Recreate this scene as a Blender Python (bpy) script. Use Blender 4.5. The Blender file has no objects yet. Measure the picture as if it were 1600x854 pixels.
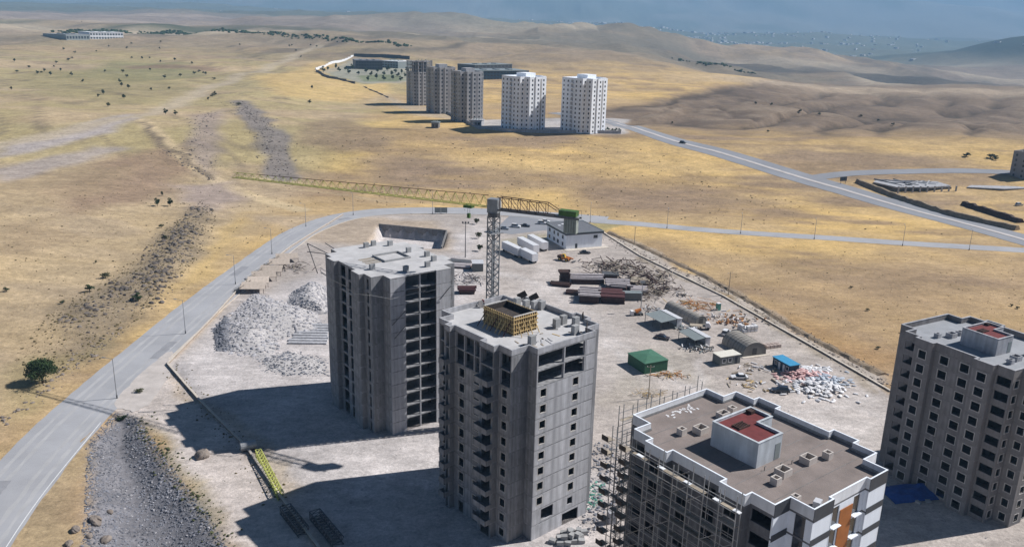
import bpy, math, random
import numpy as np
from mathutils import Vector, Matrix
R = math.radians
random.seed(7)
scene = bpy.context.scene
COL = scene.collection
# ------------------------------------------------------------------ camera
F, PITCH, ROLL, CAMH = 1300.0, 0.29036, 0.025367, 88.75
cd = bpy.data.cameras.new('camera'); camo = bpy.data.objects.new('camera', cd); COL.objects.link(camo)
camo.location = (0, 0, CAMH)
camo.rotation_euler = (Matrix.Rotation(math.pi/2-PITCH, 3, 'X') @ Matrix.Rotation(ROLL, 3, 'Z')).to_euler()
cd.sensor_width = 36; cd.lens = F/1600*36; cd.clip_start = 1; cd.clip_end = 60000
scene.camera = camo
# ------------------------------------------------------------------ sky and sun
SUN_AZ, SUN_EL = 16.0, 44.0          # degrees, azimuth counted from +x towards +y
w = bpy.data.worlds.new('World'); scene.world = w; w.use_nodes = True
nt = w.node_tree; nt.nodes.clear()
sky = nt.nodes.new('ShaderNodeTexSky'); sky.sky_type = 'NISHITA'; sky.sun_disc = False
sky.sun_elevation = R(SUN_EL); sky.sun_rotation = R(90-SUN_AZ); sky.altitude = 1500; sky.air_density = 0.6; sky.dust_density = 0.1; sky.ozone_density = 3.0
bg = nt.nodes.new('ShaderNodeBackground'); bg.inputs[1].default_value = 0.05
wo = nt.nodes.new('ShaderNodeOutputWorld')
nt.links.new(sky.outputs[0], bg.inputs[0]); nt.links.new(bg.outputs[0], wo.inputs[0])
sl = bpy.data.lights.new('sun', 'SUN'); sl.energy = 5.0; sl.angle = R(0.53); sl.color = (1, 0.978, 0.955)
so = bpy.data.objects.new('sun', sl); COL.objects.link(so)
sd = Vector((math.cos(R(SUN_EL))*math.cos(R(SUN_AZ)), math.cos(R(SUN_EL))*math.sin(R(SUN_AZ)), math.sin(R(SUN_EL))))
so.rotation_euler = sd.to_track_quat('Z', 'Y').to_euler(); so.location = (300, 100, 300)
vs_ = scene.view_settings; vs_.view_transform = 'Standard'; vs_.look = 'None'; vs_.exposure = 0.3; vs_.gamma = 1; vs_.use_curve_mapping = False
scene.cycles.max_bounces = 5; scene.cycles.diffuse_bounces = 3; scene.cycles.volume_bounces = 1
scene.cycles.transparent_max_bounces = 6

# ------------------------------------------------------------------ materials
MATS = {}
TONED = dict(concrete=.10, concrete_pale=.07, concrete_stub=.12, render_grey=.05, c_side=.12, timber=.2, timber_grey=.2, panel_steel=.15, rust=.25, white_plastic=.1, pink_plastic=.12, bluegrey_plastic=.12, concrete_slab=.06, far_wall_grey=.04, form_top=.15)
def mat(name, col, rough=0.85, var=0.15, scale=0.6, bump=0.0, bscale=4.0, metal=0.0, streak=0.0, col2=None, spec=0.3, wave=None, det=4):
    """Principled with noise-driven colour variation in object space (grain, dust, stains)."""
    m = bpy.data.materials.new(name); m.use_nodes = True; n = m.node_tree; n.nodes.clear(); L = n.links.new
    o = n.nodes.new('ShaderNodeOutputMaterial'); b = n.nodes.new('ShaderNodeBsdfPrincipled'); L(b.outputs[0], o.inputs[0])
    b.inputs['Roughness'].default_value = rough; b.inputs['Metallic'].default_value = metal
    b.inputs['Specular IOR Level'].default_value = spec
    tc = n.nodes.new('ShaderNodeTexCoord')
    ns = n.nodes.new('ShaderNodeTexNoise'); ns.inputs['Scale'].default_value = scale; ns.inputs['Detail'].default_value = det; ns.inputs['Roughness'].default_value = 0.65
    mp = n.nodes.new('ShaderNodeMapping'); L(tc.outputs['Object'], mp.inputs[0]); L(mp.outputs[0], ns.inputs[0])
    ra = n.nodes.new('ShaderNodeValToRGB'); L(ns.outputs[0], ra.inputs[0])
    c = np.array(col[:3]); lo = c*(1-var) if col2 is None else np.array(col2); hi = c*(1+var) if col2 is None else c
    ra.color_ramp.elements[0].position = 0.3; ra.color_ramp.elements[1].position = 0.7
    ra.color_ramp.elements[0].color = (*lo, 1); ra.color_ramp.elements[1].color = (*hi, 1)
    out = ra.outputs[0]
    if streak:
        mp2 = n.nodes.new('ShaderNodeMapping'); mp2.inputs['Scale'].default_value = (1.3, 1.3, 0.12); L(tc.outputs['Object'], mp2.inputs[0])
        n2 = n.nodes.new('ShaderNodeTexNoise'); n2.inputs['Scale'].default_value = 1.0; n2.inputs['Detail'].default_value = 5; L(mp2.outputs[0], n2.inputs[0])
        r2 = n.nodes.new('ShaderNodeMapRange'); r2.inputs[1].default_value = 0.35; r2.inputs[2].default_value = 0.7; r2.inputs[3].default_value = 1-streak; r2.inputs[4].default_value = 1+streak*0.4; L(n2.outputs[0], r2.inputs[0])
        mx = n.nodes.new('ShaderNodeMix'); mx.data_type = 'RGBA'; mx.blend_type = 'MULTIPLY'; mx.inputs[0].default_value = 1
        L(out, mx.inputs[6]); L(r2.outputs[0], mx.inputs[7]); out = mx.outputs[2]
    if name in TONED:      # pours, panels and boards differ a little from one another
        oi = n.nodes.new('ShaderNodeObjectInfo'); r4 = n.nodes.new('ShaderNodeMapRange'); r4.inputs[3].default_value = 1-TONED[name]; r4.inputs[4].default_value = 1+TONED[name]; L(oi.outputs['Random'], r4.inputs[0])
        m4 = n.nodes.new('ShaderNodeMix'); m4.data_type = 'RGBA'; m4.blend_type = 'MULTIPLY'; m4.inputs[0].default_value = 1; L(out, m4.inputs[6]); L(r4.outputs[0], m4.inputs[7]); out = m4.outputs[2]
    L(out, b.inputs['Base Color'])
    if bump:
        n3 = n.nodes.new('ShaderNodeTexNoise'); n3.inputs['Scale'].default_value = bscale; n3.inputs['Detail'].default_value = 5; L(tc.outputs['Object'], n3.inputs[0])
        bp = n.nodes.new('ShaderNodeBump'); bp.inputs['Strength'].default_value = bump; bp.inputs['Distance'].default_value = 0.1; L(n3.outputs[0], bp.inputs['Height']); L(bp.outputs[0], b.inputs['Normal'])
    MATS[name] = m
    return m
mat('concrete', (.285,.285,.295), .92, .22, .35, .3, 6, streak=.38)  # tower concrete darkened for the shaded left faces, shade put into the colour
mat('concrete_pale', (.42,.42,.44), .92, .15, .35, .25, 6, streak=.26)  # same concrete kept paler for the sunlit tower fronts, also for separate pieces
mat('concrete_slab', (.47,.46,.46), .92, .14, .35, .2, 5)
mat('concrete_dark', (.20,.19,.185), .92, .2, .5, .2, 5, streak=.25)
mat('concrete_stub', (.33,.33,.33), .92, .12, 1.5, .2, 6)
mat('render_grey', (.225,.212,.21), .92, .12, .4, .1, 6, streak=.22)
mat('surround', (.50,.48,.455), .9, .08, 1.0)
mat('white_render', (.82,.86,.92), .8, .05, .4, .05, 6, streak=.06)
mat('white_paint', (.74,.75,.77), .7, .08, .8, streak=.12)
mat('anthracite', (.055,.06,.07), .6, .15, 1.0)
mat('brown_cladding', (.36,.125,.032), .65, .12, .8)
mat('roof_gravel', (.225,.188,.172), .95, .24, .22, .5, 9, det=8)
mat('roof_felt', (.30,.31,.33), .9, .12, .4, .2, 6)
mat('roof_red', (.15,.035,.035), .9, .2, .9, .2, 5)
mat('roof_dark', (.14,.145,.16), .85, .15, .6, .1, 5)
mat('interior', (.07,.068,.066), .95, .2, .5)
mat('glass', (.03,.035,.045), .12, .2, .5, spec=.6)
mat('steel_galv', (.36,.37,.38), .5, .2, 2, metal=.5)
mat('steel_dark', (.12,.12,.125), .6, .2, 2, metal=.3)
mat('steel_white', (.62,.63,.65), .5, .1, 2)
mat('crane_grey', (.26,.275,.29), .55, .2, 1.2, metal=.3)
mat('crane_yellow', (.46,.48,.13), .55, .15, 1.2)
mat('crane_green', (.06,.13,.03), .6, .25, 1.5)
mat('ballast', (.27,.29,.26), .9, .15, .8)
mat('rust', (.062,.034,.028), .85, .35, 1.2, .2, 8)
mat('rust_red', (.075,.026,.026), .8, .3, 1.2, .2, 8)
mat('panel_steel', (.40,.36,.36), .6, .2, 1.0, metal=.2)
mat('timber', (.50,.36,.17), .85, .25, 2.5)
mat('timber_grey', (.33,.28,.22), .9, .25, 2)
mat('timber_orange', (.50,.24,.09), .85, .3, 2)
mat('plywood_dark', (.055,.045,.04), .85, .3, 2)
mat('tarp_green', (.030,.10,.055), .7, .18, .8, .15, 3)
mat('tarp_green_roof', (.055,.15,.095), .7, .12, .8, .15, 3)
mat('tent_grey', (.30,.275,.245), .85, .12, .7, .1, 3)
mat('tent_end', (.19,.18,.165), .85, .12, .7)
mat('tin', (.60,.60,.62), .5, .12, 1.2, metal=.2)
mat('tin_grey', (.25,.28,.28), .55, .1, 1.2, metal=.2)
mat('cabin_grey', (.16,.165,.16), .7, .12, 1)
mat('cabin_roof', (.66,.63,.55), .7, .1, 1)
mat('cabin_blue', (.02,.05,.085), .6, .15, 1)
mat('roof_blue', (.05,.27,.47), .55, .1, 1)
mat('tarp_blue', (.02,.07,.26), .6, .25, 1.5, .4, 3)
mat('white_plastic', (.70,.69,.70), .6, .12, 2)
mat('pink_plastic', (.66,.42,.40), .6, .12, 2)
mat('bluegrey_plastic', (.42,.46,.52), .6, .15, 2)
mat('car_white', (.72,.72,.73), .3, .03, 1, spec=.6)
mat('car_black', (.012,.013,.016), .25, .1, 1, spec=.6)
mat('car_brown', (.045,.03,.028), .3, .1, 1, spec=.6)
mat('car_navy', (.025,.032,.045), .3, .1, 1, spec=.6)
mat('car_silver', (.38,.41,.45), .3, .05, 1, metal=.4, spec=.6)
mat('tyre', (.02,.02,.02), .9, .2, 3)
mat('machine_orange', (.50,.16,.03), .55, .2, 2)
mat('machine_yellow', (.55,.36,.05), .55, .2, 2)
mat('asphalt', (.345,.345,.36), .92, .13, .07, .2, 5, det=8)
mat('asphalt_worn', (.385,.38,.385), .92, .14, .15, .2, 5, det=8)
mat('asphalt_patch', (.27,.27,.285), .92, .14, .3, .2, 5)
mat('asphalt_far', (.25,.255,.275), .92, .10, .05)
mat('kerb', (.55,.49,.42), .9, .15, 1)
mat('housing_grey', (.52,.55,.58), .85, .12, .4, .1, 5, streak=.2)
mat('stone_wall', (.33,.27,.22), .95, .25, .7, .3, 4)
mat('rubble', (.36,.35,.365), .95, .30, .35)
mat('rubble_dark', (.17,.175,.20), .95, .45, .25)
mat('boulder', (.135,.115,.10), .95, .45, .3, .3, 2)
mat('boulder_tan', (.22,.185,.16), .95, .3, .3, .3, 2)
mat('c_side', (.165,.165,.175), .92, .2, .4, .1, 5, streak=.3)
mat('form_top', (.44,.37,.31), .9, .2, 1)
mat('foliage', (.035,.062,.02), .8, .45, .5)
mat('foliage_dry', (.075,.082,.035), .85, .4, .5)
mat('bark', (.09,.065,.045), .9, .25, 3)
mat('brick_pallet', (.42,.34,.30), .9, .2, 2)
mat('green_plastic', (.10,.28,.22), .6, .2, 2)
mat('farhouse', (.55,.54,.53), .9, .2, .01)
mat('far_wall_white', (.84,.87,.92), .85, .06, .1, streak=.10)
mat('far_wall_grey', (.40,.395,.40), .9, .1, .1, streak=.15)
mat('far_wall_dark', (.27,.26,.265), .9, .15, .1)
mat('road_paint', (.72,.72,.72), .8, .1, 1)
mat('dust', (.47,.425,.395), .97, .15, .3, .2, 4)
mat('scrub', (.13,.105,.05), .95, .4, .3)
mat('vent_cream', (.52,.47,.43), .9, .12, 1)
mat('sandstone', (.50,.46,.44), .95, .1, .3)

# ------------------------------------------------------------------ mesh helper
class MB:
    def __init__(s): s.v = []; s.f = []
    def quad(s, a, b, c, d):
        i = len(s.v); s.v += [tuple(a), tuple(b), tuple(c), tuple(d)]; s.f.append((i, i+1, i+2, i+3)); return s
    def tri(s, a, b, c):
        i = len(s.v); s.v += [tuple(a), tuple(b), tuple(c)]; s.f.append((i, i+1, i+2)); return s
    def box(s, x0, x1, y0, y1, z0, z1):
        i = len(s.v)
        s.v += [(x0,y0,z0),(x1,y0,z0),(x1,y1,z0),(x0,y1,z0),(x0,y0,z1),(x1,y0,z1),(x1,y1,z1),(x0,y1,z1)]
        s.f += [(i,i+3,i+2,i+1),(i+4,i+5,i+6,i+7),(i,i+1,i+5,i+4),(i+1,i+2,i+6,i+5),(i+2,i+3,i+7,i+6),(i+3,i,i+4,i+7)]
        return s
    def bar(s, p, q, w=.1, h=None):
        """square bar from p to q"""
        h = h or w; p = Vector(p); q = Vector(q); d = (q-p)
        if d.length < 1e-6: return s
        d.normalize(); up = Vector((0,0,1)) if abs(d.z) < .95 else Vector((1,0,0))
        a = d.cross(up).normalized(); b = a.cross(d).normalized(); i = len(s.v)
        for e in (p, q):
            for sa, sb in ((-1,-1),(1,-1),(1,1),(-1,1)): s.v.append(tuple(e+a*(sa*w/2)+b*(sb*h/2)))
        s.f += [(i,i+1,i+2,i+3),(i+7,i+6,i+5,i+4)]+[(i+k,i+4+k,i+4+(k+1)%4,i+(k+1)%4) for k in range(4)]
        return s
    def cyl(s, p, q, r0, r1=None, n=8):
        r1 = r0 if r1 is None else r1; p = Vector(p); q = Vector(q); d = (q-p).normalized()
        up = Vector((0,0,1)) if abs(d.z) < .95 else Vector((1,0,0)); a = d.cross(up).normalized(); b = a.cross(d).normalized(); i = len(s.v)
        for e, r in ((p, r0), (q, r1)):
            for k in range(n):
                t = 2*math.pi*k/n; s.v.append(tuple(e+a*(r*math.cos(t))+b*(r*math.sin(t))))
        s.f += [(i+k,i+n+k,i+n+(k+1)%n,i+(k+1)%n) for k in range(n)]
        s.f += [tuple(i+k for k in range(n)), tuple(i+n+k for k in reversed(range(n)))]
        return s
    def prism(s, poly, z0, z1):
        """vertical prism over polygon of (x,y); flat top and bottom"""
        n = len(poly); i = len(s.v)
        A = sum(poly[k][0]*poly[(k+1)%n][1]-poly[(k+1)%n][0]*poly[k][1] for k in range(n))
        if A < 0: poly = poly[::-1]
        s.v += [(x,y,z0) for x, y in poly]+[(x,y,z1) for x, y in poly]
        s.f += [tuple(i+k for k in reversed(range(n))), tuple(i+n+k for k in range(n))]
        s.f += [(i+k,i+(k+1)%n,i+n+(k+1)%n,i+n+k) for k in range(n)]
        return s
    def loft(s, rings, cap=True):
        n = len(rings[0]); i = len(s.v)
        for r in rings: s.v += [tuple(p) for p in r]
        for j in range(len(rings)-1):
            for k in range(n): s.f.append((i+j*n+k, i+j*n+(k+1)%n, i+(j+1)*n+(k+1)%n, i+(j+1)*n+k))
        if cap:
            s.f.append(tuple(i+k for k in reversed(range(n)))); s.f.append(tuple(i+(len(rings)-1)*n+k for k in range(n)))
        return s
    def mesh(s, name, m):
        me = bpy.data.meshes.new(name); me.from_pydata(s.v, [], s.f); me.update()
        if m is not None: me.materials.append(MATS[m] if isinstance(m, str) else m)
        return me
    def build(s, name, m, parent=None, loc=(0,0,0), rz=0, smooth=False):
        me = s.mesh(name, m)
        if smooth: me.shade_smooth()
        return inst(name, me, parent, loc, rz)
def inst(name, me, parent=None, loc=(0,0,0), rz=0):
    o = bpy.data.objects.new(name, me); COL.objects.link(o); o.location = loc; o.rotation_euler = (0,0,rz) if not isinstance(rz, tuple) else rz
    if parent: o.parent = parent
    return o
def thing(name, label, cat, loc=(0,0,0), rz=0, group=None):
    o = bpy.data.objects.new(name, None); COL.objects.link(o); o.location = loc; o.rotation_euler = (0,0,rz); o.empty_display_size = .5
    return tag(o, label, cat, group)
def tag(o, label, cat, group=None, kind=None):
    o['label'] = label; o['category'] = cat
    if group: o['group'] = group
    if kind: o['kind'] = kind
    return o
def struct(o): o['kind'] = 'structure'; return o

# ------------------------------------------------------------------ terrain function
def S(v, a, b):
    t = np.clip((np.asarray(v, float)-a)/(b-a), 0, 1); return t*t*(3-2*t)
def vnoise(x, y, sc, seed=0):
    x = np.asarray(x, float)/sc+seed*17.31; y = np.asarray(y, float)/sc-seed*9.17
    xi = np.floor(x).astype(np.int64); yi = np.floor(y).astype(np.int64); fx = x-xi; fy = y-yi
    fx = fx*fx*(3-2*fx); fy = fy*fy*(3-2*fy)
    def h(a, b):
        n = (a*374761393+b*668265263+seed*1442695041) & 0xffffffff; n = ((n ^ (n >> 13))*1274126177) & 0xffffffff
        return ((n ^ (n >> 16)) & 0xffff)/65535.0
    return (h(xi,yi)*(1-fx)+h(xi+1,yi)*fx)*(1-fy)+(h(xi,yi+1)*(1-fx)+h(xi+1,yi+1)*fx)*fy
def fbm(x, y, sc, seed=0, oct=4):
    r = 0; a = .5
    for k in range(oct): r = r+a*vnoise(x, y, sc/2**k, seed+k); a *= .5
    return r/(1-.5**oct)
def segdist(x, y, pts):
    x = np.asarray(x, float); y = np.asarray(y, float); d = np.full(np.broadcast(x, y).shape, 1e9)
    for (ax, ay), (bx, by) in zip(pts[:-1], pts[1:]):
        vx, vy = bx-ax, by-ay; t = np.clip(((x-ax)*vx+(y-ay)*vy)/(vx*vx+vy*vy+1e-9), 0, 1); d = np.minimum(d, np.hypot(x-ax-t*vx, y-ay-t*vy))
    return d
def inpoly(x, y, P):
    x = np.asarray(x, float); y = np.asarray(y, float); c = np.zeros(np.broadcast(x, y).shape, bool); n = len(P)
    for i in range(n):
        x0, y0 = P[i]; x1, y1 = P[i-1]
        c ^= ((y0 > y) != (y1 > y)) & (x < (x1-x0)*(y-y0)/(y1-y0+1e-12)+x0)
    return c
def sdist(x, y, P):
    d = segdist(x, y, list(P)+[P[0]]); return np.where(inpoly(x, y, P), d, -d)      # >0 inside
def ray(px, py):
    xr, yr = px-800, py-427; a = xr*math.cos(ROLL)+yr*math.sin(ROLL); b = -xr*math.sin(ROLL)+yr*math.cos(ROLL); up = -b/F
    return np.array([a/F, math.cos(PITCH)+up*math.sin(PITCH), -math.sin(PITCH)+up*math.cos(PITCH)])
def flat(px, py, z=0.0):
    d = ray(px, py); t = (z-CAMH)/d[2]; return (d[0]*t, d[1]*t)
def gully(x, y):
    u = np.asarray(x)*.52+np.asarray(y)*.85; v = np.asarray(x)*.85-np.asarray(y)*.52+(fbm(x, y, 60, 25, 3)-.5)*46
    return np.clip(1-np.abs(vnoise(v, u*.22, 46, 21)-.5)*4.6, 0, 1)**1.3*.7+np.clip(1-np.abs(vnoise(v, u*.3, 19, 22)-.5)*4.6, 0, 1)*.3
GRAVEL_POLY = [flat(*p) for p in ((185,640),(215,650),(262,720),(325,800),(380,900),(120,900),(132,800),(135,690))]
PIT = [flat(*p) for p in ((592,352),(698,362),(690,388),(575,385))]
SITE_EDGE = [flat(*p) for p in ((536,336),(455,386),(385,440),(330,500),(262,570),(310,625),(385,700),(440,780),(500,860),(600,980))]
OUTCROP = [flat(*p, 3) for p in ((318,318),(290,345),(262,385),(225,425),(160,460),(110,500))]
OUTCROP2 = [flat(*p, 3) for p in ((300,350),(285,375),(255,420),(215,470))]
def T(x, y):
    x = np.asarray(x, float); y = np.asarray(y, float)
    z = 18*S(y, 418, 600)+26*S(y, 760, 1700)
    z = z+7*S(-x, 112, 260)*S(y, 150, 300)*(1-.4*S(y, 350, 600))
    z = z+(fbm(x, y, 140, 3)-.5)*14*S(y, 470, 760)*(1-.55*np.exp(-((x)/260)**2)*(1-S(y, 760, 900)))
    z = z+(fbm(x, y, 420, 5)-.5)*46*S(y, 850, 1700)
    z = z+(fbm(x, y, 60, 9)-.5)*3.0*S(-x, 125, 190)*S(y, 170, 240)
    # gullies on the slopes to the right
    z = z-10*gully(x, y)*S(x-.55*(y-700), 40, 130)*S(y, 600, 740)*(1-S(y, 1150, 1300))
    z = z-12*S(x, 180, 520)*S(y, 640, 900)
    # rocky bank west of the road, gravel gully south-west, foundation pit
    z = z+1.2*np.exp(-(segdist(x, y, OUTCROP)/9)**2)+.8*np.exp(-(segdist(x, y, OUTCROP2)/6)**2)
    z = z-3.2*S(sdist(x, y, GRAVEL_POLY), -1, 9)
    z = z-4.5*S(sdist(x, y, PIT), 0, 1.2)
    return z
def at(px, py, dz=0.0):
    """the ground point seen at a pixel of the 1600x854 photograph"""
    d = ray(px, py); ts = np.geomspace(80, 6500, 220)
    for _ in range(3):
        Zg = T(d[0]*ts, d[1]*ts); below = CAMH+d[2]*ts < Zg
        i = int(np.argmax(below)) if below.any() else len(ts)-1
        a, b = ts[max(i-1, 0)], ts[i]; ts = np.linspace(a, b, 40)
    x, y = d[0]*b, d[1]*b
    return Vector((x, y, float(Zg[i])+dz))
def tz(x, y): return float(T(x, y))
# ------------------------------------------------------------------ far relief (added to T for the ground sheet)
T_near = T
def T(x, y):
    x = np.asarray(x, float); y = np.asarray(y, float)
    z = T_near(x, y)
    z = z-34*S(x, 420, 1500)*S(y, 1250, 2300)-36*S(x-.1*(y-1200), 120, 480)*S(y, 1180, 1600)
    rg = np.exp(-(((x-620)/520)**2+((y-2750)/300)**2)); z = z+62*rg-16*rg*(1-np.abs(vnoise(x, y*.3, 70, 91)-.5)*2)**2
    z = z+34*S(y, 1500, 3400)*S(-x, -250, 500)
    z = z+46*np.exp(-(((x+240)/260)**2+((y-3000)/420)**2))+26*np.exp(-(((x-330)/420)**2+((y-2500)/260)**2))
    z = z+((1-np.abs(2*fbm(x, y, 300, 81, 4)-1))-.55)*34*S(y, 1050, 1700)*(1-.6*S(y, 4200, 5600))
    z = z+150*np.exp(-(((x-2280)/430)**2+((y-3500)/500)**2))+120*(fbm(x, y, 900, 35, 4)-.3)*S(y, 5400, 6300)*(1-S(y, 7400, 8600))
    z = z+55*S(y, 3600, 5600)*S(x, -400, 700)+40*S(y, 3000, 5200)*S(-x, 0, 900)
    m = S(y, 7200, 11800)
    r = 1-np.abs(2*fbm(x, y, 2600, 31, 5)-1)
    z = z+m*(360+380*r**2+150*(fbm(x, y, 900, 33, 4)-.4))
    return z
def axis(lo, a, b, hi, st, gr):
    mid = list(np.arange(a, b+1e-6, st)); up = []; c, s_ = mid[-1], st
    while c < hi: s_ *= gr; c += s_; up.append(c)
    dn = []; c, s_ = mid[0], st
    while c > lo: s_ *= gr; c -= s_; dn.append(c)
    return np.array(dn[::-1]+mid+up)
XS = axis(-9500, -190, 200, 9500, 1.6, 1.026); YS = axis(-260, 70, 440, 13400, 1.6, 1.024)
GX, GY = np.meshgrid(XS, YS); GZ = T(GX, GY)
nx, ny = len(XS), len(YS)
co = np.stack([GX, GY, GZ], -1).reshape(-1, 3)
# ---- ground cover colours: what grows or lies where, plus painted gully shade
def pw(*pts): return [tuple(at(*p)[:2]) for p in pts]
def C3(*c): return np.array(c)
gold, tan, brown, olive = C3(.58,.40,.165), C3(.46,.33,.175), C3(.27,.195,.135), C3(.31,.28,.13)
pale, yard, stone, path = C3(.50,.46,.445), C3(.415,.365,.33), C3(.30,.28,.28), C3(.45,.345,.215)
wx = GX+(fbm(GX, GY, 22, 41)-.5)*16; wy = GY+(fbm(GX, GY, 22, 43)-.5)*16
n1 = fbm(GX, GY*1.6, 75, 51)[..., None]; n2 = fbm(GX*.45+GY*.2, GY*1.3, 26, 53)[..., None]; n3 = fbm(GX, GY, 7, 55, 3)[..., None]
C = tan+(gold-tan)*S(n1*.6+n2*.5, .42, .66)
C = C+(brown-C)*(.75*S(n2, .52, .74))
n4 = fbm(GX*.7-GY*.3, GY*1.1, 130, 57)[..., None]
C = C+(C3(.36,.255,.16)-C)*(.6*S(n4, .5, .68))
def blend(mask, col, amt=1.0):
    global C
    C = C+(np.asarray(col)-C)*(np.clip(mask, 0, 1)*amt)[..., None]
def area(pts, col, soft=4.0, amt=1.0, warp=True, off=0.0):
    P = pts if isinstance(pts[0][0], float) else pw(*pts)
    blend(S(sdist(wx if warp else GX, wy if warp else GY, P)+off, -soft, soft), col, amt)
def band(pts, wdt, col, soft=3.0, amt=1.0, warp=True):
    blend(1-S(segdist(wx if warp else GX, wy if warp else GY, pw(*pts)), wdt-soft, wdt+soft), col, amt)
west = S(-GX, 60, 140)*S(GY, 380, 520)
blend(S(-GX, 100, 130)*(1-S(GY, 1000, 1500)), C3(.43,.345,.235), .62)
blend(west*S(n1[..., 0], .35, .6), olive*1.05, .5)
# the wide slope to the right and everything beyond
blend(S(GX-.75*(GY-640), -60, 40)*S(GY, 560, 720)*(1-S(GX-.75*(GY-640), 60, 150)*.85)*S(GX, 60, 130), gold*1.08, .8)
east = S(GX-.60*(GY-690), 15, 60)*S(GY, 520, 700)
blend(east, C3(.195,.148,.112), .95)
blend(east*S(fbm(GX, GY, 45, 61), .45, .65), C3(.15,.115,.09), .7)
gl = gully(GX, GY)
blend(east*S(gl, .35, .75)*(1-S(GY, 1200, 1400)), C3(.085,.066,.05), .85)  # gully floors: dark growth, plus relief shade put into the colour
blend(east*S(gl, .2, 0)*S(n2[..., 0], .45, .6)*(1-S(GY, 1200, 1400)), C3(.29,.23,.17), .5)  # ridges between gullies lightened in the colour to bring out relief
g2 = np.abs(fbm(GX*.9+GY*.6, GY*.35, 42, 23, 3)-.5)*2
blend(S(-GX, 100, 200)*S(GY, 330, 500)*S(1-g2, .92, .99)*(1-S(GY, 1100, 1500)), C3(.19,.15,.11), .6)
blend(S(GY, 1050, 1500), C3(.25,.20,.155), .8)
glf = gully(GX*.3, GY*.3)
blend(S(GY, 1150, 1400)*S(glf, .25, .7)*(1-S(GY, 4500, 5500)), C3(.12,.105,.085), .7)  # far gully darkness put into the colour, no matching relief below
f1 = fbm(GX*.5, GY, 330, 63); f2 = vnoise(GX, GY*1.5, 420, 65)
blend(S(GY, 1250, 1700)*S(f1, .5, .62), C3(.17,.15,.115), .85)
blend(S(GY, 1250, 1700)*S(f2, .62, .72)*(1-S(GY, 4200, 5200)), C3(.45,.37,.27), .7)
blend(S(GX, 150, 500)*np.exp(-((GY-1950-.1*GX)/260)**2), C3(.075,.07,.06), .9)
blend(S(GX, 150, 330)*np.exp(-((GY-1170-.06*GX)/45)**2), C3(.50,.40,.29), .6)
blend(S(-GX, 100, 300)*np.exp(-((GY-1900)/120)**2)*S(vnoise(GX, GY, 260, 93), .35, .55), C3(.07,.085,.05), .85)
blend(S(-GX, 0, 300)*S(GY, 2000, 2300), C3(.26,.21,.19), .6)
blend(np.exp(-(((GX+240)/420)**2+((GY-2900)/520)**2)), C3(.17,.16,.12), .8)
blend(S(GY, 3200, 3900), C3(.10,.115,.085), .85)
blend(np.clip(1.5*np.exp(-(((GX-2280)/560)**2+((GY-3500)/620)**2)), 0, 1), C3(.035,.05,.04), .95)
blend(S(GY, 6200, 7200), C3(.16,.155,.135), .9)
blend(S(GY, 5000, 6500)*S(fbm(GX, GY, 900, 95), .5, .6), C3(.09,.10,.075), .7)
# brown strips and darker patches of the middle field
for p in ([(560,205),(660,195),(760,212),(700,232),(560,235),(470,222)], [(880,300),(1000,285),(1130,312),(1010,335),(900,325)], [(590,260),(760,262),(900,285),(740,292),(600,280)],
          [(1010,440),(1150,430),(1330,470),(1390,540),(1250,480),(1100,455)], [(1200,420),(1420,410),(1560,450),(1380,470)], [(950,380),(1040,378),(1130,405),(1040,415)]):
    area(p, C3(.285,.205,.135), 14, .6)
st = fbm(GX*.35+GY*.12, GY*1.25, 34, 97)
blend(S(GY, 415, 450)*(1-S(GY, 600, 700))*S(st, .50, .64)*S(GX, -110, -60), C3(.28,.205,.145), .8)
blend(S(GY, 415, 450)*(1-S(GY, 560, 640))*S(st, .42, .30)*S(GX, -110, -60), C3(.56,.40,.19), .5)
area([(850,285),(980,272),(1150,300),(1250,330),(1100,335),(930,318)], C3(.27,.195,.14), 16, .65)
area([(640,225),(800,235),(1000,255),(1140,290),(1000,285),(760,250)], gold*1.1, 18, .55)
area([(1120,480),(1250,500),(1400,560),(1300,570)], C3(.40,.235,.10), 14, .6)
# west field: ploughed and bare patches, tracks, stony strips
area([(160,250),(290,222),(305,262),(225,315),(110,335),(60,300)], C3(.28,.195,.135), 10, .8)
area([(0,280),(120,262),(210,262),(170,300),(0,330)], C3(.36,.27,.165), 10, .6)
area([(170,95),(300,98),(330,118),(200,128),(90,122)], C3(.235,.225,.115), 12, .7)
area([(30,118),(130,108),(240,125),(330,140),(190,165),(60,150)], C3(.30,.255,.13), 12, .6)
area([(175,103),(310,102),(360,112),(200,108)], C3(.25,.165,.12), 5, .7)
area([(0,225),(90,205),(200,178),(225,186),(150,212),(0,246)], C3(.40,.355,.345), 6, .9)
area([(0,262),(150,228),(190,232),(0,285)], C3(.39,.335,.305), 6, .85)
band([(-60,240),(100,205),(225,180),(320,140),(420,105),(500,70)], 9, C3(.44,.365,.265), 6, .85)
band([(222,188),(262,226),(300,254),(350,288),(410,312),(470,328)], 4.6, C3(.53,.415,.255), 1.6, 1, False)
band([(228,196),(262,232),(296,260)], 1.2, C3(.2,.15,.11), .9, .8)
band([(330,290),(390,280),(520,300),(640,318)], 2.2, path, 1.5, .6)
area([(300,180),(345,170),(350,235),(330,280),(295,240)], C3(.31,.25,.22), 7, .8)
band([(372,158),(400,185),(425,215),(430,250),(440,275)], 9, C3(.23,.205,.195), 4, .9)
for p in ([(33,125),(100,133),(190,147),(228,151)], [(178,103),(250,106),(310,105)], [(350,71),(385,74),(372,80)], [(365,80),(400,92),(430,97)], [(220,192),(262,226),(300,256),(330,278)], [(480,195),(560,202),(640,200)], [(225,88),(300,83)], [(400,66),(470,64)]):
    band(p, 1.6, C3(.15,.12,.09), 1.4, .8)
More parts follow.
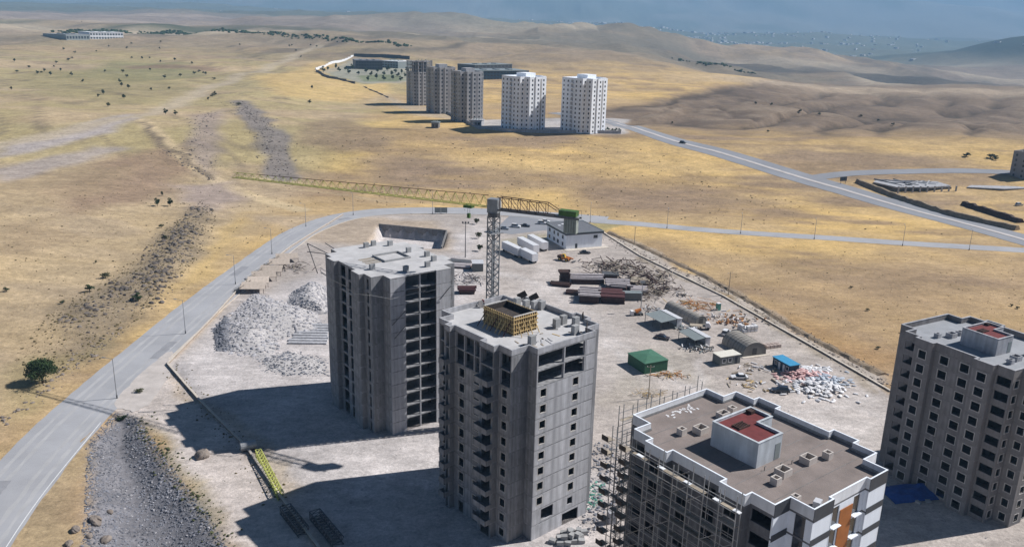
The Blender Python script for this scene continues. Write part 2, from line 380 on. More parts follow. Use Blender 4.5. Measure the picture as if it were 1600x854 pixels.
area([(0,345),(70,340),(130,370),(60,400),(0,395)], C3(.33,.245,.155), 8, .6)
area([(330,430),(345,380),(400,345),(380,330),(300,400),(250,470)], C3(.52,.37,.16), 5, .7)
area([(480,190),(540,185),(620,215),(600,240),(500,232),(455,215)], C3(.27,.20,.135), 8, .7)
area([(400,120),(500,95),(620,140),(560,160),(440,150)], gold*1.05, 14, .6)
area([(270,290),(360,282),(380,310),(300,335)], C3(.32,.26,.24), 7, .75)
area([(545,100),(620,90),(640,125),(560,132),(510,118)], C3(.20,.21,.13), 5, .8)
area([(740,188),(980,186),(978,209),(860,209),(745,201)], C3(.42,.40,.39), 3, .9)
area([(498,112),(552,91),(640,95),(640,128),(560,130)], C3(.33,.33,.30), 4, .6)
area([(560,118),(620,116),(630,126),(570,128)], C3(.17,.20,.10), 3, .7)
area([(600,150),(700,172),(735,190),(640,178)], C3(.42,.36,.29), 4, .6)
# rocky bank, scrub and ditch along the road
area([(320,318),(290,330),(190,430),(100,480),(60,560),(140,570),(230,480),(300,400),(330,345)], C3(.235,.19,.135), 6, .8)
area([(40,560),(110,560),(170,520),(90,600),(30,650),(0,660),(0,600)], C3(.33,.275,.14), 5, .6)
area([(0,720),(135,690),(132,800),(120,900),(0,900)], C3(.37,.285,.175), 5, .85)
area([(60,720),(160,650),(190,650),(140,760),(140,690)], C3(.36,.24,.13), 3, .6)
nearw = (1-S(segdist(wx, wy, [(0.0,0.0),(0.0,1.0)])*0+wy, 1100, 1700))[..., None]
C = C*(1+(C3(.99,.975,.96)-1)*nearw)
lum = C.mean(-1, keepdims=True); mid = .30
C = np.clip(C*(1+.14*(lum-mid)/mid*nearw), .02, .75)
# building site: dusty yard, pale compacted ground, haul tracks
YARD = [tuple(map(float, p)) for p in pw((536,336),(455,386),(385,440),(330,500),(262,570),(310,625),(385,700),(440,780),(520,860),(1100,1100),(1900,1050),(1750,800),(1385,612),(1130,462),(940,360),(760,333))]
area(YARD, yard, 1.5, 1, False)
blend(S(GX, -62, -52)*(1-S(GY, 88, 100)), yard, 1)
area([(400,470),(520,415),(690,395),(760,345),(750,470),(690,690),(980,740),(960,900),(520,870),(330,640),(270,570),(330,510)], pale, 6, .95)
area([(760,470),(860,430),(940,470),(1000,560),(1120,620),(1390,640),(1400,690),(1000,620),(900,560)], C3(.53,.48,.45), 7, .85)
area([(1230,600),(1390,612),(1400,720),(1250,690)], C3(.54,.49,.46), 4, .8)
area([(940,620),(1010,590),(1080,620),(1000,660)], C3(.40,.35,.30), 3, .7)
area([(950,545),(1080,540),(1100,600),(980,620)], C3(.38,.34,.29), 4, .6)
area([(385,335),(530,335),(690,345),(720,395),(560,385),(480,375)], C3(.40,.31,.22), 5, .75)
area([(940,345),(1000,350),(940,360),(890,352)], C3(.27,.26,.14), 3, .7)
area([(790,375),(870,365),(850,385),(800,385)], C3(.30,.27,.17), 2, .6)
band([(850,420),(880,470),(960,560),(1090,625),(1230,640),(1390,655)], 4.5, C3(.50,.445,.41), 3, .7)
band([(760,340),(765,420),(850,450)], 4, C3(.50,.45,.42), 3, .6)
_t = None
TRACK = [(945,366),(1000,385),(1100,432),(1250,520),(1390,592),(1390,612),(1250,545),(1130,462),(1000,400)]
area(TRACK, C3(.44,.385,.335), 2.5, .95)
band([(955,372),(1050,418),(1180,488),(1300,558),(1395,605)], 1.1, C3(.47,.42,.37), .8, .8)
band([(1000,402),(1130,464),(1270,543),(1390,613)], 1.6, C3(.27,.22,.16), 1.2, .7)
for p in ([(690,700),(600,735),(520,770),(470,800)], [(700,720),(610,752),(530,790)], [(760,360),(775,420),(860,455),(930,520),(1010,590)], [(880,440),(960,530),(1060,600),(1180,640)], [(205,640),(265,700),(330,780),(370,850)], [(225,632),(285,695),(350,775),(395,850)], [(1250,650),(1330,640),(1400,660)], [(1110,560),(1080,600),(1150,640)]):
    band(p, .9, C3(.54,.50,.48), .8, .55)
band([(262,572),(310,628),(385,704),(440,784)], 2.2, C3(.40,.30,.18), 1, .6)
area([(265,572),(285,565),(330,640),(360,690),(345,690)], C3(.34,.32,.32), 1.5, .7, False)
area([(150,640),(262,560),(310,625),(385,700),(440,780),(520,900),(375,900),(330,800),(262,720),(215,650)], C3(.53,.47,.435), 3, .95)
area([(205,648),(262,712),(330,795),(350,854),(320,854),(255,735),(205,665)], C3(.34,.31,.24), 2, .7)
blend(S(sdist(GX, GY, GRAVEL_POLY), -.5, 2.0), C3(.19,.19,.21), .95)
blend(S(sdist(GX, GY, PIT), -.3, .6), C3(.56,.52,.51), .9)
area([(900,470),(1010,470),(1050,510),(930,520)], C3(.35,.31,.28), 5, .6)
# shoulders of the roads
C = C*(.90+.2*n3)
C = np.clip(C, .01, .8)
me = bpy.data.meshes.new('ground')
idx = np.arange(nx*ny).reshape(ny, nx)
fa = np.stack([idx[:-1,:-1], idx[:-1,1:], idx[1:,1:], idx[1:,:-1]], -1).reshape(-1, 4)
me.vertices.add(len(co)); me.vertices.foreach_set('co', co.astype(np.float32).ravel())
me.loops.add(fa.size); me.loops.foreach_set('vertex_index', fa.astype(np.int32).ravel())
me.polygons.add(len(fa)); me.polygons.foreach_set('loop_start', np.arange(0, fa.size, 4, dtype=np.int32)); me.polygons.foreach_set('loop_total', np.full(len(fa), 4, np.int32))
me.update(); me.shade_smooth()
ca = me.attributes.new('cover', 'FLOAT_COLOR', 'POINT'); ca.data.foreach_set('color', np.concatenate([C.reshape(-1, 3), np.ones((nx*ny, 1))], 1).astype(np.float32).ravel())
m = bpy.data.materials.new('ground_cover'); m.use_nodes = True; n = m.node_tree; n.nodes.clear(); L = n.links.new
o_ = n.nodes.new('ShaderNodeOutputMaterial'); b_ = n.nodes.new('ShaderNodeBsdfPrincipled'); L(b_.outputs[0], o_.inputs[0]); b_.inputs['Roughness'].default_value = .97; b_.inputs['Specular IOR Level'].default_value = .1
at_ = n.nodes.new('ShaderNodeAttribute'); at_.attribute_name = 'cover'; tc = n.nodes.new('ShaderNodeTexCoord')
cur = at_.outputs['Color']
for sc_, lo, hi, st_, seed in ((.03, .86, 1.12, (1,1.5,1), 0), (.13, .82, 1.16, (.8,1.5,1), 3), (.5, .80, 1.18, (.9,1.2,1), 5), (1.6, .80, 1.2, (1,1,1), 7), (5, .8, 1.2, (1,1,1), 11)):
    mp = n.nodes.new('ShaderNodeMapping'); mp.inputs['Scale'].default_value = st_; mp.inputs['Location'].default_value = (seed, seed*2, 0); L(tc.outputs['Object'], mp.inputs[0])
    ns = n.nodes.new('ShaderNodeTexNoise'); ns.inputs['Scale'].default_value = sc_; ns.inputs['Detail'].default_value = 5; ns.inputs['Roughness'].default_value = .6; L(mp.outputs[0], ns.inputs[0])
    mr = n.nodes.new('ShaderNodeMapRange'); mr.inputs[1].default_value = .3; mr.inputs[2].default_value = .7; mr.inputs[3].default_value = lo; mr.inputs[4].default_value = hi; L(ns.outputs[0], mr.inputs[0])
    mx = n.nodes.new('ShaderNodeMix'); mx.data_type = 'RGBA'; mx.blend_type = 'MULTIPLY'; mx.inputs[0].default_value = 1; L(cur, mx.inputs[6]); L(mr.outputs[0], mx.inputs[7]); cur = mx.outputs[2]
for sc_, lo_, hi_, dk in ((.45, .60, .68, .74), (1.6, .62, .70, .76)):
    ns = n.nodes.new('ShaderNodeTexNoise'); ns.inputs['Scale'].default_value = sc_; ns.inputs['Detail'].default_value = 6; ns.inputs['Roughness'].default_value = .7; L(tc.outputs['Object'], ns.inputs[0])
    mr = n.nodes.new('ShaderNodeMapRange'); mr.inputs[1].default_value = lo_; mr.inputs[2].default_value = hi_; mr.inputs[3].default_value = 1; mr.inputs[4].default_value = dk; L(ns.outputs[0], mr.inputs[0])
    mx = n.nodes.new('ShaderNodeMix'); mx.data_type = 'RGBA'; mx.blend_type = 'MULTIPLY'; mx.inputs[0].default_value = 1; L(cur, mx.inputs[6]); L(mr.outputs[0], mx.inputs[7]); cur = mx.outputs[2]
L(cur, b_.inputs['Base Color'])
nb = n.nodes.new('ShaderNodeTexNoise'); nb.inputs['Scale'].default_value = .8; nb.inputs['Detail'].default_value = 7; nb.inputs['Roughness'].default_value = .7; L(tc.outputs['Object'], nb.inputs[0])
bp = n.nodes.new('ShaderNodeBump'); bp.inputs['Strength'].default_value = .55; bp.inputs['Distance'].default_value = .35; L(nb.outputs[0], bp.inputs['Height']); L(bp.outputs[0], b_.inputs['Normal'])
me.materials.append(m)
struct(inst('ground', me))
del GX, GY, GZ, C, n1, n2, n3, wx, wy

# ------------------------------------------------------------------ roads
def smooth(pts, n=10):
    P = [Vector((p[0], p[1])) for p in pts]; P = [2*P[0]-P[1]]+P+[2*P[-1]-P[-2]]; out = []
    for i in range(1, len(P)-2):
        a, b, c, d = P[i-1:i+3]
        for k in range(n):
            t = k/n; out.append(.5*((2*b)+(c-a)*t+(2*a-5*b+4*c-d)*t*t+(3*b-a-3*c+d)*t**3))
    return out+[P[-2]]
def strip(name, pts, hw, m, dz=.05, off=0.0, sm=12, cols=4, struct_=True, rag=.16):
    c = smooth(pts, sm); mb = MB(); rows = []
    for i, p in enumerate(c):
        d = (c[min(i+1, len(c)-1)]-c[max(i-1, 0)]).normalized(); nrm = Vector((-d.y, d.x)); row = []
        for k in range(cols+1):
            q = p+nrm*(off-hw+2*hw*k/cols+(rag*random.uniform(-1, 1) if k in (0, cols) else 0)); row.append((q.x, q.y, tz(q.x, q.y)+dz))
        rows.append(row)
    for r0, r1 in zip(rows[:-1], rows[1:]):
        for k in range(cols): mb.quad(r0[k], r0[k+1], r1[k+1], r1[k])
    o = mb.build(name, m)
    # every quad is separate: merge by building shared indices is unnecessary at this size
    if struct_: struct(o)
    return o
RW = [(-80,60),(-88,100),(-95,135),(-99,170),(-99.5,208),(-99,250),(-97.5,285),(-95,325),(-92,352),(-83,378),(-68,394),(-45,401),(-20,402.5),(10,399),(45,391)]
strip('road', RW, 7.2, 'asphalt', .05)
for o_ in (-4.9, -2.7, 2.3, 4.6): strip('wheel_track', RW, .42, 'asphalt_worn', .056, o_, rag=.22)
for k0, o_, w_ in ((2, 3.2, 1.6), (4, -3.4, 1.3), (6, 2.6, 1.5), (9, -2.4, 1.6)):
    a_, b_ = Vector(RW[k0]), Vector(RW[k0+1]); strip('asphalt_patch', [tuple(a_), tuple(a_.lerp(b_, .16)), tuple(a_.lerp(b_, .3))], w_, 'asphalt_patch', .060, o_, sm=5, rag=.2)
RB = [tuple(at(x, y)[:2]) for x, y in ((830,338),(900,343),(1000,350),(1100,359),(1200,366),(1300,372),(1400,379),(1500,385),(1600,391),(1720,399))]
strip('road', RB, 4.6, 'asphalt', .06)
for pts, off in ((RW, 6.95), (RW, -6.95), (RB, 4.4), (RB, -4.4)):
    pass
def kerb(pts, off, dz=.14, hw=.14):
    c = smooth(pts, 12); mb = MB(); rows = []
    for i, p in enumerate(c):
        d = (c[min(i+1, len(c)-1)]-c[max(i-1, 0)]).normalized(); nrm = Vector((-d.y, d.x)); a = p+nrm*(off-hw); b = p+nrm*(off+hw); z = tz(p.x, p.y)
        rows.append([(a.x,a.y,z-.1),(a.x,a.y,z+dz),(b.x,b.y,z+dz),(b.x,b.y,z-.1)])
    mb.loft(rows); return struct(mb.build('kerb', 'kerb'))
kerb(RW[4:], -7.35)
RD = [tuple(at(x, y)[:2]) for x, y in ((870,176),(950,190),(1040,216),(1130,240),(1250,277),(1340,303),(1440,332),(1540,358),(1640,386))]
strip('road', RD, 4.2, 'asphalt_far', .10, 5.6)
strip('road', RD, 4.2, 'asphalt_far', .10, -5.6)
strip('road_median', RD, 1.4, 'sandstone', .22)
RJ = [tuple(at(x, y)[:2]) for x, y in ((1262,279),(1330,271),(1420,268),(1510,267),(1600,271),(1700,282))]
strip('road', RJ, 4.5, 'asphalt_far', .14)
# dust and gravel lying over the edges of the asphalt
def dust(pts, label=None):
    P = [at(*p) for p in pts]; c = sum(P, Vector())/len(P); mb = MB(); n_ = 48; ringp = []
    for i in range(n_):
        t = i/n_*len(P); a, b = P[int(t) % len(P)], P[(int(t)+1) % len(P)]; q = a.lerp(b, t-int(t)); k = 1+.16*(random.random()-.5); q = c+(q-c)*k; ringp.append((q.x, q.y, tz(q.x, q.y)+.062))
    mb.v = [(c.x, c.y, tz(c.x, c.y)+.064)]+ringp; mb.f = [(0, 1+i, 1+(i+1) % n_) for i in range(n_)]
    return struct(mb.build('dust_patch', 'dust'))
dust(((176,632),(205,598),(240,566),(266,548),(276,562),(262,592),(238,628),(206,648)))
strip('road_marking', RW[:4], .08, 'road_paint', .07, -6.5, rag=0)
# parking apron behind the site office
PK = [tuple(at(x, y)[:2]) for x, y in ((770,362),(800,333),(900,341),(865,358),(800,366))]
ap = MB(); cx_ = sum(p[0] for p in PK)/5; cy_ = sum(p[1] for p in PK)/5
for k in range(5):
    a, b = PK[k], PK[(k+1) % 5]; ap.tri((cx_,cy_,.03), (b[0],b[1],.03), (a[0],a[1],.03)) if (a[0]-cx_)*(b[1]-cy_)-(a[1]-cy_)*(b[0]-cx_) < 0 else ap.tri((cx_,cy_,.03), (a[0],a[1],.03), (b[0],b[1],.03))
struct(ap.build('parking_lot', 'asphalt_far'))

# ------------------------------------------------------------------ haze
hz = bpy.data.materials.new('haze'); hz.use_nodes = True; n = hz.node_tree; n.nodes.clear()
o_ = n.nodes.new('ShaderNodeOutputMaterial'); v_ = n.nodes.new('ShaderNodeVolumePrincipled'); n.links.new(v_.outputs[0], o_.inputs['Volume'])
v_.inputs['Color'].default_value = (.36,.65,1.0,1); v_.inputs['Density'].default_value = 9.5e-5; v_.inputs['Anisotropy'].default_value = 0.0
MATS['haze'] = hz
hb = MB().box(-10600, 10600, -600, 14600, float(co[:, 2].min())-1.5, max(float(co[:, 2].max()), 100)+4).build('haze', 'haze')
hb['kind'] = 'stuff'
# ------------------------------------------------------------------ towers
def plan(us=7.7, vs=14.35, pu=7.7, vb=0.0, rec=0.5):
    """stepped outline, local x to the right, local y towards the back; listed clockwise from the back left"""
    a, b, c, d = 7.7, 10.6, 11.8, 10.7; v1, v2, v3, v4 = 14.35, 11.2, 8.0, 4.2
    P = [('a',-a,v1-vb),('c',a,v1-vb),('d',a,v2-vb),('e',b,v2-vb),('f',b,v3-vb),('g',c,v3-vb),('h',c,v4),('i',d,v4),('j',d,-v4),('k',c,-v4),('l',c,-v3),('m',b,-v3),('n',b,-v2),('o',pu,-v2),('p',pu,-vs)]
    if rec: P += [('q',3.8,-vs),('q2',3.8,-vs+rec),('r',-3.8,-vs+rec),('r2',-3.8,-vs)]
    P += [('s',-us,-vs),('t',-us,-v2),('u',-b,-v2),('v',-b,-v3),('w',-c,-v3),('x',-c,-v4),('y',-d,-v4),('z',-d,v4),('aa',-c,v4),('bb',-c,v3-vb),('cc',-b,v3-vb),('dd',-b,v2-vb),('ee',-a,v2-vb)]
    return P
def edges(P):
    out = {}; n = len(P)
    for i in range(n):
        a, b, pv, nx_ = P[i], P[(i+1) % n], P[i-1], P[(i+2) % n]
        A, B = Vector((a[1], a[2])), Vector((b[1], b[2])); d = (B-A).normalized()
        dp = (A-Vector((pv[1], pv[2]))).normalized(); convex = dp.x*d.y-dp.y*d.x < 0     # clockwise polygon turns right at convex corners
        out[a[0]+'-'+b[0]] = (A, d, (B-A).length, Vector((-d.y, d.x)), convex)
    return out
def inset(P, k):
    """offset the rectilinear outline inwards by k"""
    n = len(P); out = []
    for i in range(n):
        p, a, b = (Vector(P[j % n][1:3]) for j in (i, i-1, i+1)); d0 = (p-a).normalized(); d1 = (b-p).normalized()
        n0 = Vector((-d0.y, d0.x)); n1_ = Vector((-d1.y, d1.x)); q = p-(n0+n1_)*k; out.append((q.x, q.y))
    return out
def panel_mesh(e, h, holes, t=.22, trim=True, proud=0.0):
    """wall panel of one edge, height h, with rectangular holes (s0,s1,h0,h1); origin at the edge start"""
    A, d, Ln, nr, convex = e; s0 = t if (convex and trim) else 0.0
    ss = sorted({s0, Ln}|{min(max(x, s0), Ln) for o in holes for x in o[:2]}); hs = sorted({0.0, h}|{min(max(x, 0), h) for o in holes for x in o[2:]})
    def solid(i, j):
        if i < 0 or j < 0 or i >= len(ss)-1 or j >= len(hs)-1: return False
        cs, ch = (ss[i]+ss[i+1])/2, (hs[j]+hs[j+1])/2
        return not any(o[0] < cs < o[1] and o[2] < ch < o[3] for o in holes)
    def pt(s_, z, k): return (d.x*s_+nr.x*(proud-k*t), d.y*s_+nr.y*(proud-k*t), z)
    mb = MB()
    for i in range(len(ss)-1):
        for j in range(len(hs)-1):
            if not solid(i, j): continue
            a, b, l, u_ = ss[i], ss[i+1], hs[j], hs[j+1]
            mb.quad(pt(b,l,0), pt(a,l,0), pt(a,u_,0), pt(b,u_,0)); mb.quad(pt(a,l,1), pt(b,l,1), pt(b,u_,1), pt(a,u_,1))
            if not solid(i-1, j): mb.quad(pt(a,l,0), pt(a,l,1), pt(a,u_,1), pt(a,u_,0))
            if not solid(i+1, j): mb.quad(pt(b,l,1), pt(b,l,0), pt(b,u_,0), pt(b,u_,1))
            if not solid(i, j-1): mb.quad(pt(a,l,0), pt(b,l,0), pt(b,l,1), pt(a,l,1))
            if not solid(i, j+1): mb.quad(pt(a,u_,1), pt(b,u_,1), pt(b,u_,0), pt(a,u_,0))
    return mb
def eloc(e, s_, z, k=0.0):
    A, d, Ln, nr, cv = e; p = A+d*s_-nr*k; return (p.x, p.y, z)
def eang(e): return math.atan2(e[1].y, e[1].x)
def frame_mesh(wd, ht, fw=.10, fd=.14, out=.02, mull=0, glass=False):
    """window lining centred on x, sill at z=0, in the wall plane y=0, outside is +y"""
    mb = MB(); y0, y1 = -fd, out
    mb.box(-wd/2-fw, -wd/2, y0, y1, -fw, ht+fw); mb.box(wd/2, wd/2+fw, y0, y1, -fw, ht+fw)
    mb.box(-wd/2, wd/2, y0, y1, -fw, 0); mb.box(-wd/2, wd/2, y0, y1, ht, ht+fw)
    for k in range(mull): x = -wd/2+wd*(k+1)/(mull+1); mb.box(x-.04, x+.04, y0, y0+.06, 0, ht)
    return mb
def ring(P, k0, k1, z0, z1, name, m, parent):
    """upstand following the outline between two offsets"""
    A, B = inset(P, k0), inset(P, k1); n = len(A); mb = MB()
    for i in range(n):
        j = (i+1) % n
        mb.quad((*A[j],z0), (*A[i],z0), (*A[i],z1), (*A[j],z1)); mb.quad((*B[i],z0), (*B[j],z0), (*B[j],z1), (*B[i],z1))
        mb.quad((*A[j],z1), (*A[i],z1), (*B[i],z1), (*B[j],z1)); mb.quad((*A[i],z0), (*A[j],z0), (*B[j],z0), (*B[i],z0))
    return mb.build(name, m, parent)
SH = 3.0
LEFT = ['s-t','t-u','u-v','v-w','w-x','x-y','y-z','z-aa','aa-bb','bb-cc','cc-dd','dd-ee','ee-a']
RIGHT = ['c-d','d-e','e-f','f-g','g-h','h-i','i-j','j-k','k-l','l-m','m-n','n-o','o-p']
def centred(L_, wd, h0, h1): return (L_/2-wd/2, L_/2+wd/2, h0, h1)
def holes_mid(e, wd, h0, h1, n=1):
    Ln = e[2]; return [(Ln*(k+.5)/n-wd/2, Ln*(k+.5)/n+wd/2, h0, h1) for k in range(n)]
def slab(root, P, z, k=.02, name='floor_slab', m='concrete_slab', t=.25, me=[None]):
    return MB().prism(inset(P, k), z-t, z).build(name, m, root)
def levels(root, P, nst, sh, m='concrete_slab', z0=0.0, k=.02):
    base = MB().prism(inset(P, k), -.25, 0).mesh('floor_slab', m)
    for i in range(nst+1): inst('floor_slab', base, root, (0,0,z0+i*sh))
def core(root, h, m='interior', k=3.2, P=None):
    MB().prism(inset(P, k), 0.02, h-.3).build('core_wall', m, root)
def put_panels(root, E, k, i0, i1, sh, holes, m, name='wall_panel', t=.22, win=None, hz=None, z0=0.0, proud=0.0):
    """one wall panel object per storey on edge k, plus window linings in every hole"""
    e = E[k]; hh = (hz or sh)-.25; me_ = panel_mesh(e, hh, holes, t, proud=proud).mesh(name, m)
    fm = {}
    for i in range(i0, i1):
        inst(name, me_, root, (e[0].x, e[0].y, z0+i*sh))
        if win:
            for o in holes:
                key = (round(o[1]-o[0], 3), round(o[3]-o[2], 3))
                if key not in fm: fm[key] = frame_mesh(*key, **win.get('kw', {})).mesh('window', win['m'])
                inst('window', fm[key], root, eloc(e, (o[0]+o[1])/2, z0+i*sh+o[2], -proud), eang(e))
                if win.get('glass'):
                    gk = ('g',)+key
                    if gk not in fm: fm[gk] = MB().box(-key[0]/2, key[0]/2, -.17, -.15, 0, key[1]).mesh('pane', 'glass')
                    pass
def tall_wall(root, E, k, h, m, holes=(), sh=SH, nst=12, name='wall', t=.22, z0=0.0, proud=0.0):
    e = E[k]; hs = [(o[0], o[1], o[2]+i*sh, o[3]+i*sh) for i in range(nst) for o in holes]
    return panel_mesh(e, h, hs, t, proud=proud).build(name, m, root, (e[0].x, e[0].y, z0))

# ---------------------------------------------------------------- tower A: bare concrete shell
NA, HA = 12, 36.6; shA = HA/NA
tA = thing('concrete_shell_tower', 'tall bare concrete tower shell with open bays, leftmost of the near towers', 'tower', (-28.36,184.15,0), R(37.52))
PA = plan(); EA = edges(PA)
levels(tA, PA, NA, shA, 'concrete', k=.0)
MB().prism(inset(PA, .03), HA+.004, HA+.05).build('roof_deck', 'concrete_slab', tA)
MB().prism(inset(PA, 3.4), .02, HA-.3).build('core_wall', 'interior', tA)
solidA = {'s-t':[], 't-u':[], 'u-v':[(1.1,2.1,0,2.3)], 'v-w':[], 'w-x':[], 'x-y':[], 'z-aa':[], 'aa-bb':[], 'bb-cc':[], 'cc-dd':[(.5,1.6,0,2.6)], 'dd-ee':[], 'ee-a':[]}
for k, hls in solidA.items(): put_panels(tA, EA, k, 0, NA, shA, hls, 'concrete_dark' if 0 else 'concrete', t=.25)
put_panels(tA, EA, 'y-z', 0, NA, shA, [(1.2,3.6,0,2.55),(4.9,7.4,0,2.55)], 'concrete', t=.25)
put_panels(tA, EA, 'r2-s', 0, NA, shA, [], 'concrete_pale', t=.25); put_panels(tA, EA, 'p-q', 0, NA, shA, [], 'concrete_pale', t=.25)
colm = MB().box(-.14, .14, 0, .4, 0, shA-.25).mesh('column', 'concrete_pale')
for i in range(NA):
    inst('column', colm, tA, (-.1,-13.83,i*shA))
    if i: pass
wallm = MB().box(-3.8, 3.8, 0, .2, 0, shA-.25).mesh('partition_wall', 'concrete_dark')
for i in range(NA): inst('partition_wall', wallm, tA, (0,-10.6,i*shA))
for k in RIGHT: tall_wall(tA, EA, k, HA-.25, 'concrete', [centred(EA[k][2], 1.4, .5, 2.2)] if EA[k][2] > 2.9 else [], shA, NA, t=.25)
tall_wall(tA, EA, 'a-c', HA-.25, 'concrete', [(2,4,.4,2.4),(6.5,9,.2,2.5),(11,13,.4,2.4)], shA, NA, t=.25)
stub = MB().box(-.55, .55, -.4, .4, 0, 1.3).mesh('column_stub', 'concrete_stub')
for x, y in ((0,11.2),(2.35,11.9),(5.74,9.8),(6.36,2.05),(8.16,-3.3),(7.45,-7.4),(3.74,-10.7),(-7.56,-6.08),(-2.07,-11.2)): inst('column_stub', stub, tA, (x,y,HA))
def pit_frame(mb, x0, x1, y0, y1, z): return mb
# stair opening in the roof with loose shuttering round it
sh_ = thing('stair_shuttering', 'timber shuttering round the open stair well on the bare tower shell roof', 'formwork', (-28.36,184.15,HA), R(37.52))
for x0, x1, y0, y1 in ((-2.6,4.2,3.0,3.25),(-2.6,4.2,-2.7,-2.45),(-2.6,-2.35,-2.45,3.0),(3.95,4.2,-2.45,3.0)): MB().box(x0, x1, y0, y1, .004, .5).build('shutter_board', 'concrete_stub', sh_)
MB().box(-2.3, -.6, -2.4, 2.9, .006, .03).build('opening_cover', 'plywood_dark', sh_)
MB().box(1.6, 3.9, -2.4, 2.9, .006, .03).build('opening_cover', 'plywood_dark', sh_)
for k in range(9):
    y = -1.9+k*.55; MB().bar((-7.0+random.uniform(0,.6),y,.08), (-3.2+random.uniform(-.3,.5),y+random.uniform(-.3,.3),.12), .14, .08).build('loose_board', 'timber_grey', sh_)
# safety line and catch platform round the second storey from the top
net = thing('safety_net_frame', 'grey catch net frame slung round the bare tower shell near its top', 'safety net', (-28.36,184.15,HA-3.4), R(37.52))
cor = [(-10.6,11.2),(-11.8,8),(-12.0,4.2),(-12.0,-4.2),(-12,-8),(-10.8,-11.3),(-7.9,-14.6),(0,-14.7),(7.9,-14.6)]
for (ax, ay), (bx, by) in zip(cor[:-1], cor[1:]):
    MB().bar((ax*1.09,ay*1.09,-.2+random.uniform(-.3,.3)), (bx*1.09,by*1.09,-.2+random.uniform(-.3,.3)), .10).build('outer_rope', 'steel_galv', net)
    MB().bar((ax,ay,-.9), (ax*1.09,ay*1.09,0), .08).build('bracket', 'steel_galv', net)
for q0, q1 in (((-3.9,-14.5,-7.5),(-7.2,-14.9,-10)),((-7.6,-14.6,-7),(-3.9,-14.6,-4)),((7.6,-14.6,-.5),(4.6,-14.7,-3.2))): MB().bar(q0, q1, .12).build('brace', 'steel_dark', net)
bo = thing('corner_outrigger', 'lattice outrigger poles sticking out from the back left roof corner of the shell', 'outrigger', (-28.36,184.15,HA), R(37.52))
for q0, q1 in (((-9.5,10.5,-.3),(-13.5,14.5,2.2)),((-13.5,14.5,2.2),(-11.9,13.0,-5)),((-10.6,10.8,.1),(-14.5,12.5,.8)),((-7.0,14,.1),(-8.6,15.4,1.4))): MB().bar(q0, q1, .16).build('pole', 'steel_dark', bo)

# ---------------------------------------------------------------- tower B: walled concrete tower, formwork on the roof
NB, HB = 12, 36.0; shB = 3.0
tB = thing('concrete_tower', 'grey concrete tower with unglazed windows and two open storeys at its top', 'tower', (.77,144.07,0), R(41.71))
PBn = plan(6.76, 13.41, 7.5, 2.14, rec=0); EB = edges(PBn)
levels(tB, PBn, NB, shB, 'concrete', k=.03)
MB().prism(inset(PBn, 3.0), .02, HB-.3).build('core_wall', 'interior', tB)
wk = dict(m='surround', kw=dict(fw=.12, fd=.20, out=.025))
wt = 10   # walled storeys
win1 = lambda k, wd=1.25: holes_mid(EB[k], wd, .85, 2.3)
for k, hls in {'s-t':[], 't-u':[], 'u-v':win1('u-v'), 'v-w':[], 'x-y':[], 'y-z':holes_mid(EB['y-z'], 1.5, .7, 2.35, 2), 'z-aa':[], 'bb-cc':[], 'cc-dd':[(.9,2.0,.2,2.3)], 'dd-ee':[], 'ee-a':win1('ee-a',1.1)}.items():
    put_panels(tB, EB, k, 0 if k not in ('y-z',) else 1, wt, shB, hls, 'concrete', win=wk)
put_panels(tB, EB, 'y-z', 0, 1, shB, [(1.3,2.7,0,2.2),(5.6,7.0,0,2.2)], 'concrete')
for k in ('w-x', 'aa-bb'):
    put_panels(tB, EB, k, 0, wt, shB, [(.5,2.9,.0,2.45)], 'concrete')
    e = EB[k]; Lb = e[2]
    bal = MB(); A, d, Ln, nr, cv = e
    f3 = lambda s_, o, z: (d.x*s_+nr.x*o, d.y*s_+nr.y*o, z)
    def obox(mb, s0, s1, o0, o1, z0, z1):
        i = len(mb.v); mb.v += [f3(s0,o0,z0),f3(s1,o0,z0),f3(s1,o1,z0),f3(s0,o1,z0),f3(s0,o0,z1),f3(s1,o0,z1),f3(s1,o1,z1),f3(s0,o1,z1)]
        mb.f += [(i,i+3,i+2,i+1),(i+4,i+5,i+6,i+7),(i,i+1,i+5,i+4),(i+1,i+2,i+6,i+5),(i+2,i+3,i+7,i+6),(i+3,i,i+4,i+7)]
    obox(bal, .0, Ln, .03, 1.3, -.2, -.02); obox(bal, 0, Ln, 1.2, 1.32, -.22, .85); obox(bal, 0, .12, .03, 1.2, -.02, .85); obox(bal, Ln-.12, Ln, .03, 1.2, -.02, .85)
    bm = bal.mesh('balcony', 'concrete')
    for i in range(1, wt+1): inst('balcony', bm, tB, (e[0].x, e[0].y, i*shB))
# front wall (two window columns, wide openings near the ground)
eB = EB['p-s']; LB = eB[2]      # runs from the right corner p to the left corner s
frontholes = [(LB-2.35,LB-1.0,.85,2.3),(LB-10.2,LB-8.85,.85,2.3)]
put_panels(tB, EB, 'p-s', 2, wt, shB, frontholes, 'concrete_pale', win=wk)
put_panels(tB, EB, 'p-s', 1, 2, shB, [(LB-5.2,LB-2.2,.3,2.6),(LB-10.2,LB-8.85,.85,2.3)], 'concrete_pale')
put_panels(tB, EB, 'p-s', 0, 1, shB, [(2.4,6.6,0,2.4)], 'concrete_pale')
